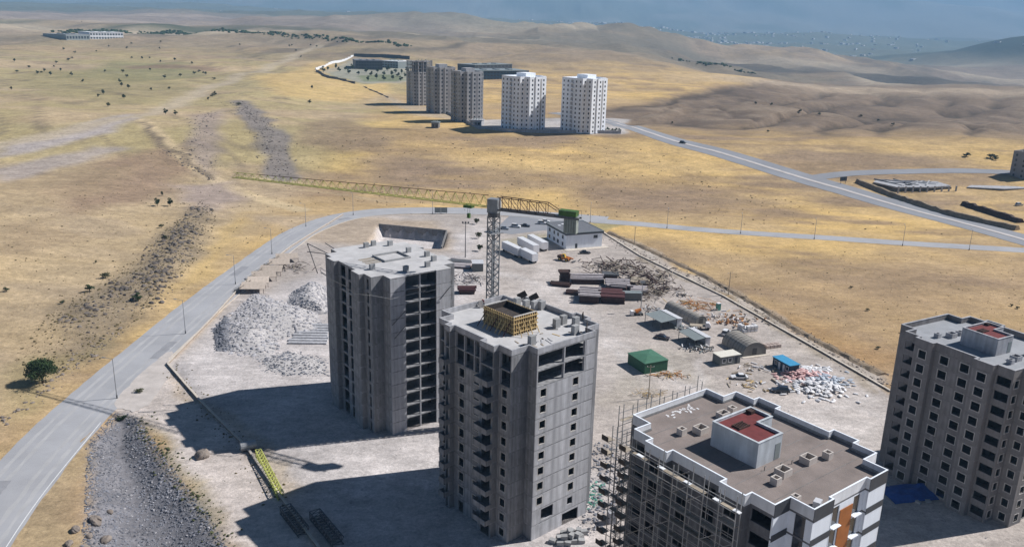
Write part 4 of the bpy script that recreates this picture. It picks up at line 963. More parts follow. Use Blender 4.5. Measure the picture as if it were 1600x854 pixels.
# ------------------------------------------------------------------ vehicles
def car(px, py, yaw, m, label, kind='sedan', group='cars parked round the site'):
    c = at(px, py); r = thing('car', label, 'car', c, yaw, group); Ln, Wd = (4.5, 1.8)
    suv = kind != 'sedan'; h1, h2 = (.95, 1.72) if suv else (.82, 1.42)
    prof = [(-2.2,.35,.42),(-2.25,.62,.85),(-1.75,h1,.9),(1.0,h1-.02,.9),(2.05,h1-.18,.86),(2.25,.5,.8)]
    b = MB(); ring_ = [(-2.2,.32),(-2.27,.6),(-2.2,h1-.05),(-1.9,h1),(1.1,h1-.03),(2.0,h1-.16),(2.24,.62),(2.2,.32)]
    L_, R_ = [(x,-.9,z) for x, z in ring_], [(x,.9,z) for x, z in ring_]; b.loft([L_, [(x*1.0,-.93,z) for x, z in ring_], [(x,.93,z) for x, z in ring_], R_]); b.build('body', m, r)
    g0 = [(-1.95 if suv else -1.75, -.84, h1-.03),(1.0,-.84,h1-.03),(1.0,.84,h1-.03),(-1.95 if suv else -1.75,.84,h1-.03)]; g1 = [(-1.75 if suv else -1.0,-.66,h2-.04),(.3,-.66,h2-.04),(.3,.66,h2-.04),(-1.75 if suv else -1.0,.66,h2-.04)]
    MB().loft([g0, g1]).build('windows', 'glass', r); MB().box(g1[0][0]-.02, .34, -.68, .68, h2-.036, h2+.02).build('roof', m, r)
    wm = MB().cyl((0,-.12,0), (0,.12,0), .33, n=12).mesh('wheel', 'tyre'); rm_ = MB().cyl((0,-.13,0), (0,.13,0), .2, n=10).mesh('rim', 'steel_galv')
    for x in (-1.35, 1.4):
        for y in (-.84, .84): o = inst('wheel', wm, r, (x,y,.33)); inst('rim', rm_, o)
    for y in (-.62, .62): MB().box(2.18, 2.27, y-.2, y+.2, .6, .74).build('headlight', 'white_plastic', r); MB().box(-2.29, -2.2, y-.2, y+.2, .62, .78).build('tail_light', 'rust_red', r)
car(1155,591,R(178),'car_white','white saloon car parked on bare ground between the cabins and the striped tower')
car(1219,612,R(172),'car_navy','dark hatchback parked just behind the striped tower roof corner','suv')
car(1035,529,R(-25),'car_brown','dark saloon car parked in front of the open tin sheds')
car(1134,522,R(60),'car_white','white delivery van parked behind the grey arched tent','suv')
car(914,396,R(5),'car_black','black car parked beside the white site office front')
car(788,358,R(-12),'car_silver','silver car leftmost of the row on the parking lot',group='cars on the parking lot')
car(806,355,R(-12),'car_white','white car in the middle of the parking lot row','suv','cars on the parking lot')
car(821,354,R(-12),'car_black','black car rightmost of the parking lot row','sedan','cars on the parking lot')
car(847,350,R(-5),'car_white','white car parked nearer of the two by the office back corner','suv','cars on the parking lot')
car(852,347,R(-5),'car_white','white car parked farther of the two by the office back corner','sedan','cars on the parking lot')
def trailer(pa, pb, label, wd=2.6, h=2.9, cab=False):
    c, yw_, L_ = axis_of(pa, pb); L_ = min(L_, 15); r = thing('box_trailer', label, 'trailer', c, yw_, 'white box trailers by the office')
    MB().box(-L_/2, L_/2, -wd/2, wd/2, 1.0, 1.0+h).build('cargo_box', 'white_plastic', r); MB().box(-L_/2+.2, L_/2-.2, -wd/2+.4, wd/2-.4, .75, .99).build('chassis', 'steel_dark', r)
    MB().box(-L_/2-.02, L_/2+.02, -wd/2-.02, wd/2+.02, 1.0+h+.004, 1.08+h).build('roof_panel', 'car_white', r)
    wm = MB().cyl((0,-.2,0), (0,.2,0), .48, n=12).mesh('wheel', 'tyre')
    for x in (L_/2-1.2, L_/2-2.4, -L_/2+1.2):
        for y in (-.95, .95): inst('wheel', wm, r, (x,y,.48))
trailer((788,391),(813,403),'long white box trailer nearest the crane mast')
trailer((816,402),(836,412),'white box trailer standing end to end before the long one')
trailer((812,384),(838,398),'white box trailer in the middle of the parked row')
trailer((828,380),(852,393),'white box trailer closest to the site office wall')
# loading machine
c = at(882,407); ld = thing('telehandler', 'orange and yellow telescopic loader parked on the bare yard', 'loader', c, R(-35))
MB().box(-2.4, 2.2, -.9, .9, .7, 1.5).build('chassis', 'machine_orange', ld); cb = MB().loft([[(-.9,-.85,1.5),(.7,-.85,1.5),(.7,.15,1.5),(-.9,.15,1.5)],[(-.7,-.8,2.8),(.4,-.8,2.8),(.4,.1,2.8),(-.7,.1,2.8)]]).build('cab', 'machine_yellow', ld); MB().box(-.5, .35, -.9, -.86, 1.7, 2.6).build('cab_window', 'glass', cb)
MB().bar((-2.2,.55,2.0), (3.6,.55,1.2), .45).build('boom', 'machine_orange', ld); MB().box(3.5, 4.6, -.8, 1.4, .25, .4).build('fork', 'steel_dark', ld); MB().box(-2.9, -1.2, -.95, .95, 1.0, 1.95).build('engine_cover', 'rust', ld)
wm = MB().cyl((0,-.25,0), (0,.25,0), .68, n=14).mesh('wheel', 'tyre'); rm_ = MB().cyl((0,-.27,0), (0,.27,0), .34, n=10).mesh('rim', 'machine_yellow')
for x in (-1.6, 1.5):
    for y in (-1.05, 1.05): o = inst('wheel', wm, ld, (x,y,.68)); inst('rim', rm_, o)

# ------------------------------------------------------------------ sheds, cabins, tents
def shed(name, label, pf, pr, dep_, h, wall, roof, over=.25, slope=.0, hip=0.0, openings=(), group=None, open_left=False):
    """pf, pr: pixels of the front left and front right ground corner; dep_ goes back from the camera"""
    o_, yw_, L_ = corner_frame(pf, pr); r = thing(name, label, name.split('_')[-1], o_, yw_, group)
    Qs = [('1',0,dep_),('2',L_,dep_),('3',L_,0),('4',0,0)]; Es = edges(Qs)
    for k in ('1-2','2-3','3-4','4-1'):
        if open_left and k == '4-1': continue
        hl = [o[1:] for o in openings if o[0] == k]; e = Es[k]; panel_mesh(e, h, hl, .12).build('wall', wall, r, (e[0].x, e[0].y, 0))
        for o in openings:
            if o[0] != k: continue
            a, b, z0, z1 = o[1:]
            if z0 < .2: MB().box(-(b-a)/2, (b-a)/2, -.1, -.05, .02, z1).build('door', 'white_paint' if wall == 'cabin_blue' else 'anthracite', r, eloc(e, (a+b)/2, 0), eang(e))
            else:
                f_ = frame_mesh(b-a, z1-z0, .1, .08, .03).build('window', 'white_paint', r, eloc(e, (a+b)/2, z0), eang(e)); MB().box(-(b-a)/2, (b-a)/2, -.08, -.05, 0, z1-z0).build('pane', 'glass', f_)
    x0, x1, y0, y1 = -over, L_+over, -over, dep_+over
    if hip:
        k = .08; b0 = [(x0,y0,h+.004),(x1,y0,h+.004),(x1,y1,h+.004),(x0,y1,h+.004)]; cx, cy = L_/2, dep_/2
        t0 = [(cx-L_*k,cy-dep_*k,h+hip),(cx+L_*k,cy-dep_*k,h+hip),(cx+L_*k,cy+dep_*k,h+hip),(cx-L_*k,cy+dep_*k,h+hip)]; MB().loft([b0, [(x,y,z+.1) for x,y,z in b0], t0]).build('roof', roof, r)
    else:
        MB().loft([[(x0,y0,h+.004),(x1,y0,h+.004),(x1,y1,h+slope+.004),(x0,y1,h+slope+.004)],[(x0,y0,h+.16),(x1,y0,h+.16),(x1,y1,h+slope+.16),(x0,y1,h+slope+.16)]]).build('roof', roof, r)
    return r, L_
shed('tarpaulin_shed', 'dark green tarpaulin covered shed standing alone in the yard', (1006.7,584.5), (1042.5,578), 8.2, 3.0, 'tarp_green', 'tarp_green_roof', .15, hip=.7)
shed('site_cabin', 'grey site cabin with cream flat roof, two white windows and a door', (1125,572), (1156,567), 3.6, 2.6, 'cabin_grey', 'cabin_roof', .15, openings=(('3-4',4.9,6.0,.9,2.0),('3-4',2.9,4.0,.9,2.0),('3-4',1.0,1.9,.02,2.1)))
o_, yw_, L_ = corner_frame((1206.5,570.5), (1232.6,585.5))
rB, LBl = shed('site_cabin', 'dark blue site cabin with bright blue roof beside the heap of white sacks', (1206.5,570.5), (1232.6,585.5), 3.2, 2.6, 'cabin_blue', 'roof_blue', .2, openings=(('3-4',.5,1.4,1.0,2.0),('3-4',2.0,2.9,.02,2.1),('3-4',3.8,4.7,.02,2.1),('3-4',5.2,6.1,1.0,2.0)))
def open_shed(label, pf, pr, dep_, h, wl=.55):
    o_, yw_, L_ = corner_frame(pf, pr); r = thing('tin_shed', label, 'shed', o_, yw_, 'open tin sheds in the yard')
    MB().loft([[(-L_*wl,-.2,h-.5),(L_*.35,-.2,h-.1),(L_*.35,dep_+.2,h-.1),(-L_*wl,dep_+.2,h-.5)],[(-L_*wl,-.2,h-.4),(L_*.35,-.2,h),(L_*.35,dep_+.2,h),(-L_*wl,dep_+.2,h-.4)]]).build('canopy_roof', 'tin_grey', r)
    MB().loft([[(L_*.35,-.3,h+.02),(L_+.2,-.3,h-.2),(L_+.2,dep_+.3,h-.2),(L_*.35,dep_+.3,h+.02)],[(L_*.35,-.3,h+.12),(L_+.2,-.3,h-.1),(L_+.2,dep_+.3,h-.1),(L_*.35,dep_+.3,h+.12)]]).build('roof', 'tin', r)
    MB().box(L_*.4, L_, 0, .12, 0, h-.25).build('wall', 'tin', r); MB().box(L_-.12, L_, .12, dep_, 0, h-.25).build('wall', 'tin', r); MB().box(L_*.4, L_, dep_, dep_+.12, 0, h-.25).build('wall', 'tin', r)
    for y in (.1, dep_*.5, dep_): 
        MB().bar((-L_*wl+.15,y,0), (-L_*wl+.15,y,h-.5), .14).build('post', 'steel_dark', r); MB().bar((L_*.36,y,0), (L_*.36,y,h-.15), .14).build('post', 'steel_dark', r)
open_shed('open tin shed with half grey, half white roof, farther of two', (1052,514), (1064.5,512), 8.5, 3.3, 1.6)
open_shed('open tin shed with pale roof and patched canopy, nearer of two', (1096,542.5), (1109,540.5), 8, 3.0, .9)
def arch_tent(label, pf, pr, dep_, hgt, both=True):
    o_, yw_, L_ = corner_frame(pf, pr); r = thing('arched_tent', label, 'tent', o_, yw_, 'grey arched storage tents'); n_ = 12; cx = L_/2
    def arc(y, k=1.0, dz=0): return [(cx-math.cos(math.pi*i/n_)*L_/2*k, y, math.sin(math.pi*i/n_)**.8*hgt*k+dz) for i in range(n_+1)]
    mb = MB(); nb_ = 8; A_ = [arc(dep_*j/nb_, 1+.012*(j % 2)) for j in range(nb_+1)]
    for j in range(nb_):
        for i in range(n_): mb.quad(A_[j][i], A_[j+1][i], A_[j+1][i+1], A_[j][i+1])
    mb.build('canvas_cover', 'tent_grey', r, smooth=True)
    for y, s_ in ((.02,1),(dep_-.02,-1)):
        e_ = MB(); a_ = arc(y); i0 = len(e_.v); e_.v += a_; e_.f.append(tuple(range(n_, -1, -1)) if s_ < 0 else tuple(range(n_+1))); e_.build('end_wall', 'tent_end', r)
    MB().box(cx-.7, cx+.7, -.06, -.01, 0, 2.3).build('doorway', 'interior', r)
    for j in range(nb_+1):
        rb = MB(); a_ = arc(dep_*j/nb_, 1.018)
        for i in range(n_): rb.bar(a_[i], a_[i+1], .09)
        rb.build('rib', 'tent_end', r)
    MB().box(-.6, L_+.8, -1.2, -.1, 0, .14).build('threshold_slab', 'kerb', r)
arch_tent('grey arched storage tent with dark doorway beside the cream roofed cabin', (1160.5,557.5), (1196,553), 10.5, 3.9)
arch_tent('long low grey arched tent behind the tin sheds', (1086,509), (1104,506), 16, 2.9)

# small yard things ------------------------------------------------
r = thing('portable_toilet', 'green and white portable toilet cabin beside the orange timber pile', 'toilet', at(1122,484), R(20))
MB().box(-.6, .6, -.6, .6, 0, 2.3).build('cabin', 'green_plastic', r); MB().box(-.66, .66, -.66, .66, 2.304, 2.5).build('roof', 'white_plastic', r); MB().box(.604, .64, -.42, .42, .1, 2.1).build('door', 'white_plastic', r)
r = thing('flatbed_truck', 'small flatbed truck parked at the end of the long arched tent', 'truck', at(1093,513), R(-8))
MB().box(-3.0, 1.6, -1.1, 1.1, .9, 1.15).build('flatbed', 'timber_grey', r); MB().loft([[(1.7,-1.0,.6),(3.3,-1.0,.6),(3.3,1.0,.6),(1.7,1.0,.6)],[(1.7,-1.0,1.4),(3.2,-1.0,1.4),(3.2,1.0,1.4),(1.7,1.0,1.4)],[(1.8,-.9,2.2),(2.7,-.9,2.2),(2.7,.9,2.2),(1.8,.9,2.2)]]).build('cab', 'white_plastic', r)
wm = MB().cyl((0,-.16,0), (0,.16,0), .45, n=12).mesh('wheel', 'tyre')
for x in (-2.1, 2.5):
    for y in (-.9, .9): inst('wheel', wm, r, (x,y,.45))
r = thing('concrete_mixer', 'small concrete mixing plant at the foot of the thin floodlight mast', 'mixer', at(997,492), R(10))
MB().cyl((-.9,0,1.2), (.9,0,2.0), .75, .4, 12).build('drum', 'machine_orange', r); MB().box(-1.6, 1.4, -.7, .7, .5, .8).build('frame', 'steel_dark', r); MB().box(-2.6, -1.7, -.8, .8, .3, 1.6).build('hopper', 'white_plastic', r)
for x in (-1.2, 1.1):
    for y in (-.75, .75): MB().cyl((x,y-.1,.35), (x,y+.1,.35), .35, n=10).build('wheel', 'tyre', r)
# ------------------------------------------------------------------ rocks and rubble
def rock_verts(rs, n=1):
    """a few irregular low stones as (verts, faces) templates"""
    out = []
    for k in range(n):
        t = (1+5**.5)/2; V = [(-1,t,0),(1,t,0),(-1,-t,0),(1,-t,0),(0,-1,t),(0,1,t),(0,-1,-t),(0,1,-t),(t,0,-1),(t,0,1),(-t,0,-1),(-t,0,1)]
        Fc = [(0,11,5),(0,5,1),(0,1,7),(0,7,10),(0,10,11),(1,5,9),(5,11,4),(11,10,2),(10,7,6),(7,1,8),(3,9,4),(3,4,2),(3,2,6),(3,6,8),(3,8,9),(4,9,5),(2,4,11),(6,2,10),(8,6,7),(9,8,1)]
        V = np.array(V)/1.9*np.array([rs.uniform(.7,1.2), rs.uniform(.6,1.1), rs.uniform(.45,.8)])*np.array([rs.uniform(.7,1.25, 12)]).T
        out.append((V, np.array(Fc)))
    return out
rs = np.random.RandomState(3); ROCKS = rock_verts(rs, 8)
def scatter(name, label, cat, m, pts, sizes, sink=.25, zf=None):
    """many stones lying on the ground joined into one mesh (nobody could count them)"""
    V, Fs, off = [], [], 0; pa = np.array(pts); ZZ = (zf or T)(pa[:, 0], pa[:, 1])
    for (x, y), s_, z in zip(pts, sizes, ZZ):
        v, f = ROCKS[rs.randint(8)]; a = rs.uniform(0, 6.28); c_, s2 = math.cos(a), math.sin(a); R_ = np.array([[c_,-s2,0],[s2,c_,0],[0,0,1]])
        V.append((v*s_)@R_.T+np.array([x, y, z+s_*.3-sink*s_])); Fs.append(f+off); off += 12
    me = bpy.data.meshes.new(name); me.from_pydata(np.concatenate(V).tolist(), [], np.concatenate(Fs).tolist()); me.update(); me.materials.append(MATS[m])
    return tag(inst(name, me), label, cat, kind='stuff')
def pts_in(poly, n):
    P = np.array(poly); lo, hi = P.min(0), P.max(0); out = []
    while len(out) < n:
        q = rs.uniform(lo, hi, (n*2, 2)); out += [tuple(p) for p in q[inpoly(q[:, 0], q[:, 1], poly)]]
    return out[:n]
def heap(name, label, cat, m, poly, h, n, smin, smax, mound_m, soft=None, noise=.5):
    """a mound mesh with stones strewn over it"""
    P = np.array(poly); lo, hi = P.min(0)-2, P.max(0)+2; st = max(.5, (hi-lo).max()/60)
    xs, ys = np.arange(lo[0], hi[0], st), np.arange(lo[1], hi[1], st); X, Y = np.meshgrid(xs, ys)
    sf = soft or (hi-lo).min()*.3
    def zf(x, y):
        d = sdist(x, y, poly); return T(x, y)-.15+h*S(d, -.5, sf)*(.55+noise*fbm(x, y, 5, 71))
    Z = zf(X, Y); keep = sdist(X, Y, poly) > -1.6
    mb = MB(); idx_ = -np.ones(X.shape, int)
    for i in range(X.shape[0]):
        for j in range(X.shape[1]):
            if keep[i, j]: idx_[i, j] = len(mb.v); mb.v.append((X[i,j], Y[i,j], Z[i,j]))
    for i in range(X.shape[0]-1):
        for j in range(X.shape[1]-1):
            q = (idx_[i,j], idx_[i,j+1], idx_[i+1,j+1], idx_[i+1,j])
            if min(q) >= 0: mb.f.append(q)
    p_ = pts_in(poly, n); sz = smin+(smax-smin)*rs.power(.35, n)
    o = scatter(name, label, cat, m, p_, sz, .3, zf)
    mb.build('mound', mound_m, o, smooth=True)
    return o
W2 = lambda *p: [tuple(map(float, flat(*q))) for q in p]
mat('rubble_base', (.45,.425,.415), .97, .25, .8, .6, 3); mat('gravel_base', (.20,.20,.215), .97, .3, .8, .6, 3)
heap('rubble_heap', 'heap of broken pale rock between the road wall and the bare shell', 'rubble', 'rubble', W2((395,452),(440,470),(500,478),(515,520),(440,530),(430,575),(395,560),(340,548),(330,520),(365,480)), 2.6, 2300, .12, .75, 'rubble_base')
heap('rubble_heap', 'grey rubble ridge heaped against the back of the bare shell', 'rubble', 'rubble', W2((455,455),(485,442),(512,448),(516,492),(470,488),(445,475)), 4.2, 1300, .12, .6, 'rubble_base')
heap('rubble_heap', 'dark stones strewn along the edge of the shell tower shadow', 'rubble', 'rubble_dark', W2((400,560),(450,545),(515,560),(515,588),(450,590),(410,580)), 1.0, 900, .1, .5, 'rubble_base')
heap('rubble_heap', 'dark pile of stones at the left toe of the pale rock heap', 'rubble', 'rubble_dark', W2((330,515),(352,490),(372,510),(368,548),(335,550)), 2.0, 700, .12, .6, 'gravel_base')
p_ = pts_in(GRAVEL_POLY, 9000); scatter('gravel_slope', 'loose grey gravel slope between the road and the dirt track', 'gravel', 'rubble_dark', p_, .07+.27*rs.power(.3, 9000), .25)
p_ = pts_in(GRAVEL_POLY, 900); scatter('gravel_slope', 'pale stones scattered among the grey gravel slope', 'gravel', 'rubble', p_, .07+.28*rs.power(.3, 900), .2)
def boulder(px, py, s_, lb, group=None):
    import bmesh
    bm = bmesh.new(); bmesh.ops.create_icosphere(bm, subdivisions=4, radius=1); k = px*.37
    for v in bm.verts:
        c = v.co.copy(); n_ = float(fbm(c.x*10+k*10, c.y*10+c.z*7, 9, 5, 4))-.5; f_ = float(vnoise(round(c.x*1.6)*9+k, round(c.y*1.6+c.z*1.3)*9, 5, 3))-.5
        v.co = c*(1+.75*n_+.16*f_); v.co.z *= .72
    me = bpy.data.meshes.new('boulder'); bm.to_mesh(me); bm.free(); me.materials.append(MATS['boulder_tan']); p = at(px, py)
    o = inst('boulder', me, None, (p.x,p.y,p.z+.25*s_), px); o.scale = (s_*1.15, s_*.9, s_); return tag(o, lb, 'boulder', group)
for (px, py, s_), lb in zip(((150,815,1.15),(118,828,.9),(108,850,.75),(165,845,.95),(140,838,.6),(172,800,.6)), ('largest boulder at the foot of the gravel slope','boulder left of the largest one by the dry grass','small boulder at the bottom edge below the gravel slope','boulder at the bottom edge right of the small ones','small stone wedged between the boulders by the grass','boulder highest up at the edge of the gravel slope')):
    boulder(px, py, s_, lb, 'boulders by the gravel slope')
def along(pts, n, spread, smin, smax, zmin=0):
    out = []; L_ = [math.hypot(b[0]-a[0], b[1]-a[1]) for a, b in zip(pts[:-1], pts[1:])]; tot = sum(L_)
    for _ in range(n):
        r_ = rs.uniform(0, tot); k = 0
        while r_ > L_[k] and k < len(L_)-1: r_ -= L_[k]; k += 1
        t = r_/L_[k]; a, b = pts[k], pts[k+1]; out.append((a[0]+(b[0]-a[0])*t+rs.normal(0, spread), a[1]+(b[1]-a[1])*t+rs.normal(0, spread)))
    return out, smin+(smax-smin)*rs.power(.35, n)
pp, ss = along(OUTCROP, 560, 3.6, .12, 1.15); scatter('rock_outcrop', 'dark rocky outcrop running up the dry bank left of the road', 'rocks', 'boulder', pp, ss, .2)
pp, ss = along(OUTCROP2, 420, 3.2, .12, 1.1); scatter('rock_outcrop', 'broken dark rocks on the lower bank nearer the road', 'rocks', 'boulder', pp, ss, .2)
pp, ss = along([tuple(at(*p)[:2]) for p in ((325,175),(312,205),(300,240),(330,268))], 320, 4.5, .15, .8); scatter('rock_outcrop', 'low line of stones on the field left of the grey stony gully', 'rocks', 'boulder', pp, ss, .25)
pp, ss = along([tuple(at(*p)[:2]) for p in ((372,160),(400,185),(420,212),(428,250),(438,275))], 800, 5, .15, .85); scatter('stone_gully', 'grey stony gully running down the field behind the jib tip', 'rocks', 'boulder', pp, ss, .25)
pp, ss = along([tuple(at(*p)[:2]) for p in ((255,235),(300,262),(340,285))], 120, 1.5, .25, 1.0); scatter('rock_outcrop', 'stones lining the pale cart track on the west field', 'rocks', 'boulder', pp, ss, .25)
pp, ss = along([tuple(at(*p)[:2]) for p in ((0,660),(60,610),(120,565),(180,515))], 180, 2.0, .15, .7); scatter('roadside_stones', 'small stones along the left verge of the curved road', 'stones', 'boulder_tan', pp, ss, .2)
pp = pts_in(W2((300,330),(200,420),(100,490),(60,560),(140,570),(230,490),(310,400)), 420); scatter('scrub_stones', 'scattered stones over the brown scrub bank by the road', 'stones', 'boulder', pp, .12+.5*rs.power(.3, 420), .25)
pp = pts_in(YARD, 2600); pp = [p for p in pp if p[1] > 60]; scatter('yard_debris', 'small stones and crumbs of concrete strewn over the whole yard', 'debris', 'rubble', pp, .05+.16*rs.power(.3, len(pp)), .2)
pp = pts_in(W2((930,690),(965,700),(962,800),(925,840),(900,830),(915,760)), 700); scatter('rubble_patch', 'grey rubble patch between the grey concrete tower and the scaffold', 'rubble', 'rubble_dark', pp, .08+.4*rs.power(.3, len(pp)), .2)
pp = pts_in(W2((920,755),(945,750),(945,790),(918,795)), 160); scatter('net_scraps', 'torn green safety netting scraps on the rubble right of the concrete tower', 'netting', 'green_plastic', pp, .1+.35*rs.power(.3, len(pp)), .2)
pp, ss = along([tuple(at(*p)[:2]) for p in ((950,372),(1000,398),(1130,455),(1270,535),(1390,602))], 900, 2.2, .1, .55); scatter('track_stones', 'stones littering the dirt track along the golden field', 'stones', 'boulder_tan', pp, ss, .2)

pp = pts_in(W2((318,315),(200,415),(80,490),(20,560),(60,600),(140,570),(240,480),(320,395),(340,340)), 1900); scatter('dry_scrub', 'low dry scrub tufts covering the bank left of the road', 'scrub', 'scrub', pp, .10+.42*rs.power(.35, 1900), .1)
pp = pts_in([tuple(at(*p)[:2]) for p in ((0,330),(250,230),(420,200),(560,310),(330,420),(160,560),(0,640))], 1500); scatter('dry_scrub', 'scattered dry tufts over the golden field west of the road', 'scrub', 'scrub', pp, .08+.38*rs.power(.3, 1500), .1)
pp = pts_in([tuple(at(*p)[:2]) for p in ((960,372),(1600,400),(1600,600),(1390,585))], 1100); scatter('dry_scrub', 'scattered dry tufts over the golden field behind the grey tower', 'scrub', 'scrub', pp, .06+.26*rs.power(.3, 1100), .1)
pp = pts_in([tuple(at(*p)[:2]) for p in ((430,210),(950,215),(1500,370),(540,318))], 1500); scatter('dry_scrub', 'scattered dry tufts over the wide field beyond the back road', 'scrub', 'scrub', pp, .1+.5*rs.power(.3, 1500), .1)
pp, ss = along([tuple(at(*p)[:2]) for p in ((262,572),(310,628),(385,704),(440,784))], 420, 1.6, .06, .35); scatter('dry_scrub', 'weeds growing along the outer foot of the low site wall', 'scrub', 'scrub', pp, ss, .1)
pp, ss = along([tuple(at(*p)[:2]) for p in ((210,650),(262,716),(325,798),(350,850))], 500, 1.5, .06, .4); scatter('dry_scrub', 'weeds between the gravel slope and the dirt track', 'scrub', 'foliage_dry', pp, ss, .1)
# ------------------------------------------------------------------ trees and bushes
def leaf_mass(rs, n, rx, ry, rz, cz, lobes, sz):
    """leaf-size triangles spread through an uneven, lobed volume"""
    c = rs.normal(0, 1, (lobes, 3)); c /= np.linalg.norm(c, axis=1)[:, None]; c *= rs.uniform(.25, .72, (lobes, 1)); r = rs.uniform(.28, .55, lobes)
    k = rs.randint(0, lobes, n); d = rs.normal(0, 1, (n, 3)); d /= np.linalg.norm(d, axis=1)[:, None]
    p = c[k]+d*(r[k]*rs.uniform(.55, 1.08, n))[:, None]; p *= np.array([rx, ry, rz]); p[:, 2] += cz; p[:, 2] = np.maximum(p[:, 2], .06*cz)
    a = rs.normal(0, 1, (n, 3)); a /= np.linalg.norm(a, axis=1)[:, None]; b = np.cross(a, rs.normal(0, 1, (n, 3))); b /= np.linalg.norm(b, axis=1)[:, None]
    s_ = sz*rs.uniform(.6, 1.5, (n, 1)); V = np.stack([p-a*s_, p+b*s_*.7, p+a*s_, p-b*s_*.7], 1).reshape(-1, 3)
    return V.tolist(), np.arange(n*4).reshape(n, 4).tolist()
def tree_meshes(seed, n, w_, h, sz, trunk=.35, mt='foliage', lobes=9):
    r_ = np.random.RandomState(seed); V, Fc = leaf_mass(r_, n, w_/2, w_/2, h*.38, h*.58, lobes, sz)
    me = bpy.data.meshes.new('crown'); me.from_pydata(V, [], Fc); me.update(); me.materials.append(MATS[mt])
    mb = MB().cyl((0,0,-.2), (0,0,h*.4), .05*h*.8, .03*h, 7)
    for k in range(5):
        a = k*1.3+seed; mb.cyl((0,0,h*(.22+.05*k)), (math.cos(a)*w_*.28,math.sin(a)*w_*.28,h*(.5+.05*k)), .025*h, .01*h, 5)
    return me, mb.mesh('trunk', 'bark')
TK = [tree_meshes(s_, 420, 1, 1, .06, mt=m_, lobes=7) for s_, m_ in ((1,'foliage'),(2,'foliage'),(3,'foliage_dry'),(4,'foliage'),(5,'foliage_dry'))]
def tree(px, py, h, w_, label, group, k=None, name='tree', cat='tree'):
    p = at(px, py); cm, tm = TK[(int(px*7+py*3) if k is None else k) % 5]; r = thing(name, label, cat, p, random.uniform(0, 6.28), group)
    for nm, m_ in (('crown', cm), ('trunk', tm)): o = inst(nm, m_, r); o.scale = (w_, w_, h)
p = at(67,598); cm, tm = tree_meshes(21, 7000, 9.4, 6.6, .17, lobes=18); r = thing('broadleaf_tree', 'round dark green tree standing alone left of the road', 'tree', p); inst('crown', cm, r); inst('trunk', tm, r)
for px, py, h, w_, lb in ((246,322,4.2,3.6,'left of two bushes at the top of the rocky outcrop'),(266,322,4.2,3.8,'right of two bushes at the top of the rocky outcrop'),(253,306,2.6,2.2,'small bush behind the pair above the outcrop'),(252,356,2.0,2.4,'low bush on the dry bank below the pair of bushes'),
                         (258,376,2.6,3.2,'bush growing among the upper outcrop rocks'),(165,434,2.4,3.4,'bush at the left tip of the rocky outcrop'),(140,455,2.6,3.6,'grey bush left of the lower outcrop rocks'),(215,470,2.8,3.6,'bush beside the lower rocks near the road'),(98,474,1.2,2.2,'low shrub on the golden slope left of the outcrop'),
                         (150,411,1.2,1.4,'tiny shrub alone on the golden slope above the outcrop'),(10,455,1.6,2.4,'dark shrub at the left edge of the picture'),(190,656,1.2,2.8,'low green shrub on the road verge above the gravel slope'),(218,612,1.1,2.4,'dry shrub beside the nearest street lamp')):
    tree(px, py, h, w_, lb, 'bushes on the bank left of the road', None, 'bush', 'bush')
def shrub_label(px, py):
    if py > 165: return 'small shrub near the crossing of the pale tracks at upper left'
    if px < 75 : return 'small dark shrub among the leftmost on the dry upper field'
    if px > 430: return 'small dark shrub between the pale track and the far compound'
    if px > 285: return 'small dark shrub in the clump right of the olive coloured field'
    if py < 80: return 'tiny far shrub along the upper edge of the dry west field'
    if py < 118: return 'small dark shrub on the olive green patch of the west field'
    return 'small dark shrub below the olive green patch of the west field'
field = [(58,250),(68,292),(47,364),(118,275),(152,300),(166,296),(180,290),(205,305),(218,272),(245,288),(228,256),(258,203),(278,246),(292,237),(303,215),(290,307),(335,332),(397,393),(418,382),(502,400),(437,432),(424,292),(496,294),(485,335),(520,358),(492,350),(608,286),(533,237),(513,197),(575,240),(605,237),(649,254),(707,245),(776,259),(666,317),(685,362),(612,366),(730,309),(512,313),(390,210),(440,190),(786,300),(805,292),(822,298),(832,303),(865,322),(646,200),(532,178),(650,172),(858,392),(870,386),(843,405),(670,463),(710,466),(965,425),(1170,190),(1180,185),(1197,208),(1256,185),(1280,190),(1217,232),(1252,418),(1262,361),(970,185),(330,92)]
for i, (cx, cy) in enumerate(field):
    px, py = cx/2.588, cy/2.588; k = ('row %s' % i)
    tree(px, py, random.uniform(2.6, 4.6), random.uniform(3.0, 5.2), shrub_label(px, py), 'shrubs dotted over the west field', None, 'shrub', 'shrub')
for px, py, h, w_ in ((1345,183,3,5),(1372,190,3,4),(1395,196,2.5,4),(1180,163,3,5),(1205,165,3,4),(1250,175,2.5,5),(1280,180,2.5,4),(1510,245,3,6),(1548,247,3.5,7),(1555,250,3,5),(1050,193,2,3),(1200,207,2,3)):
    tree(px, py, h, w_, 'dark bush on the eroded brown slopes at upper right', 'bushes on the eastern slopes', None, 'shrub', 'shrub')
for px, py in ((1330,450),(1355,485),(1580,478),(1590,482),(1372,545)): tree(px, py, 1.0, 1.6, 'tiny dark tuft on the golden field left of the grey tower', 'tufts on the golden field', 2, 'grass_tuft', 'tuft')
for px, py in ((745,350),(748,372),(750,392)): tree(px, py, 3.4, 3.0, 'pale leafy shrub standing behind the crane mast', 'shrubs behind the crane mast', 2, 'shrub', 'shrub')

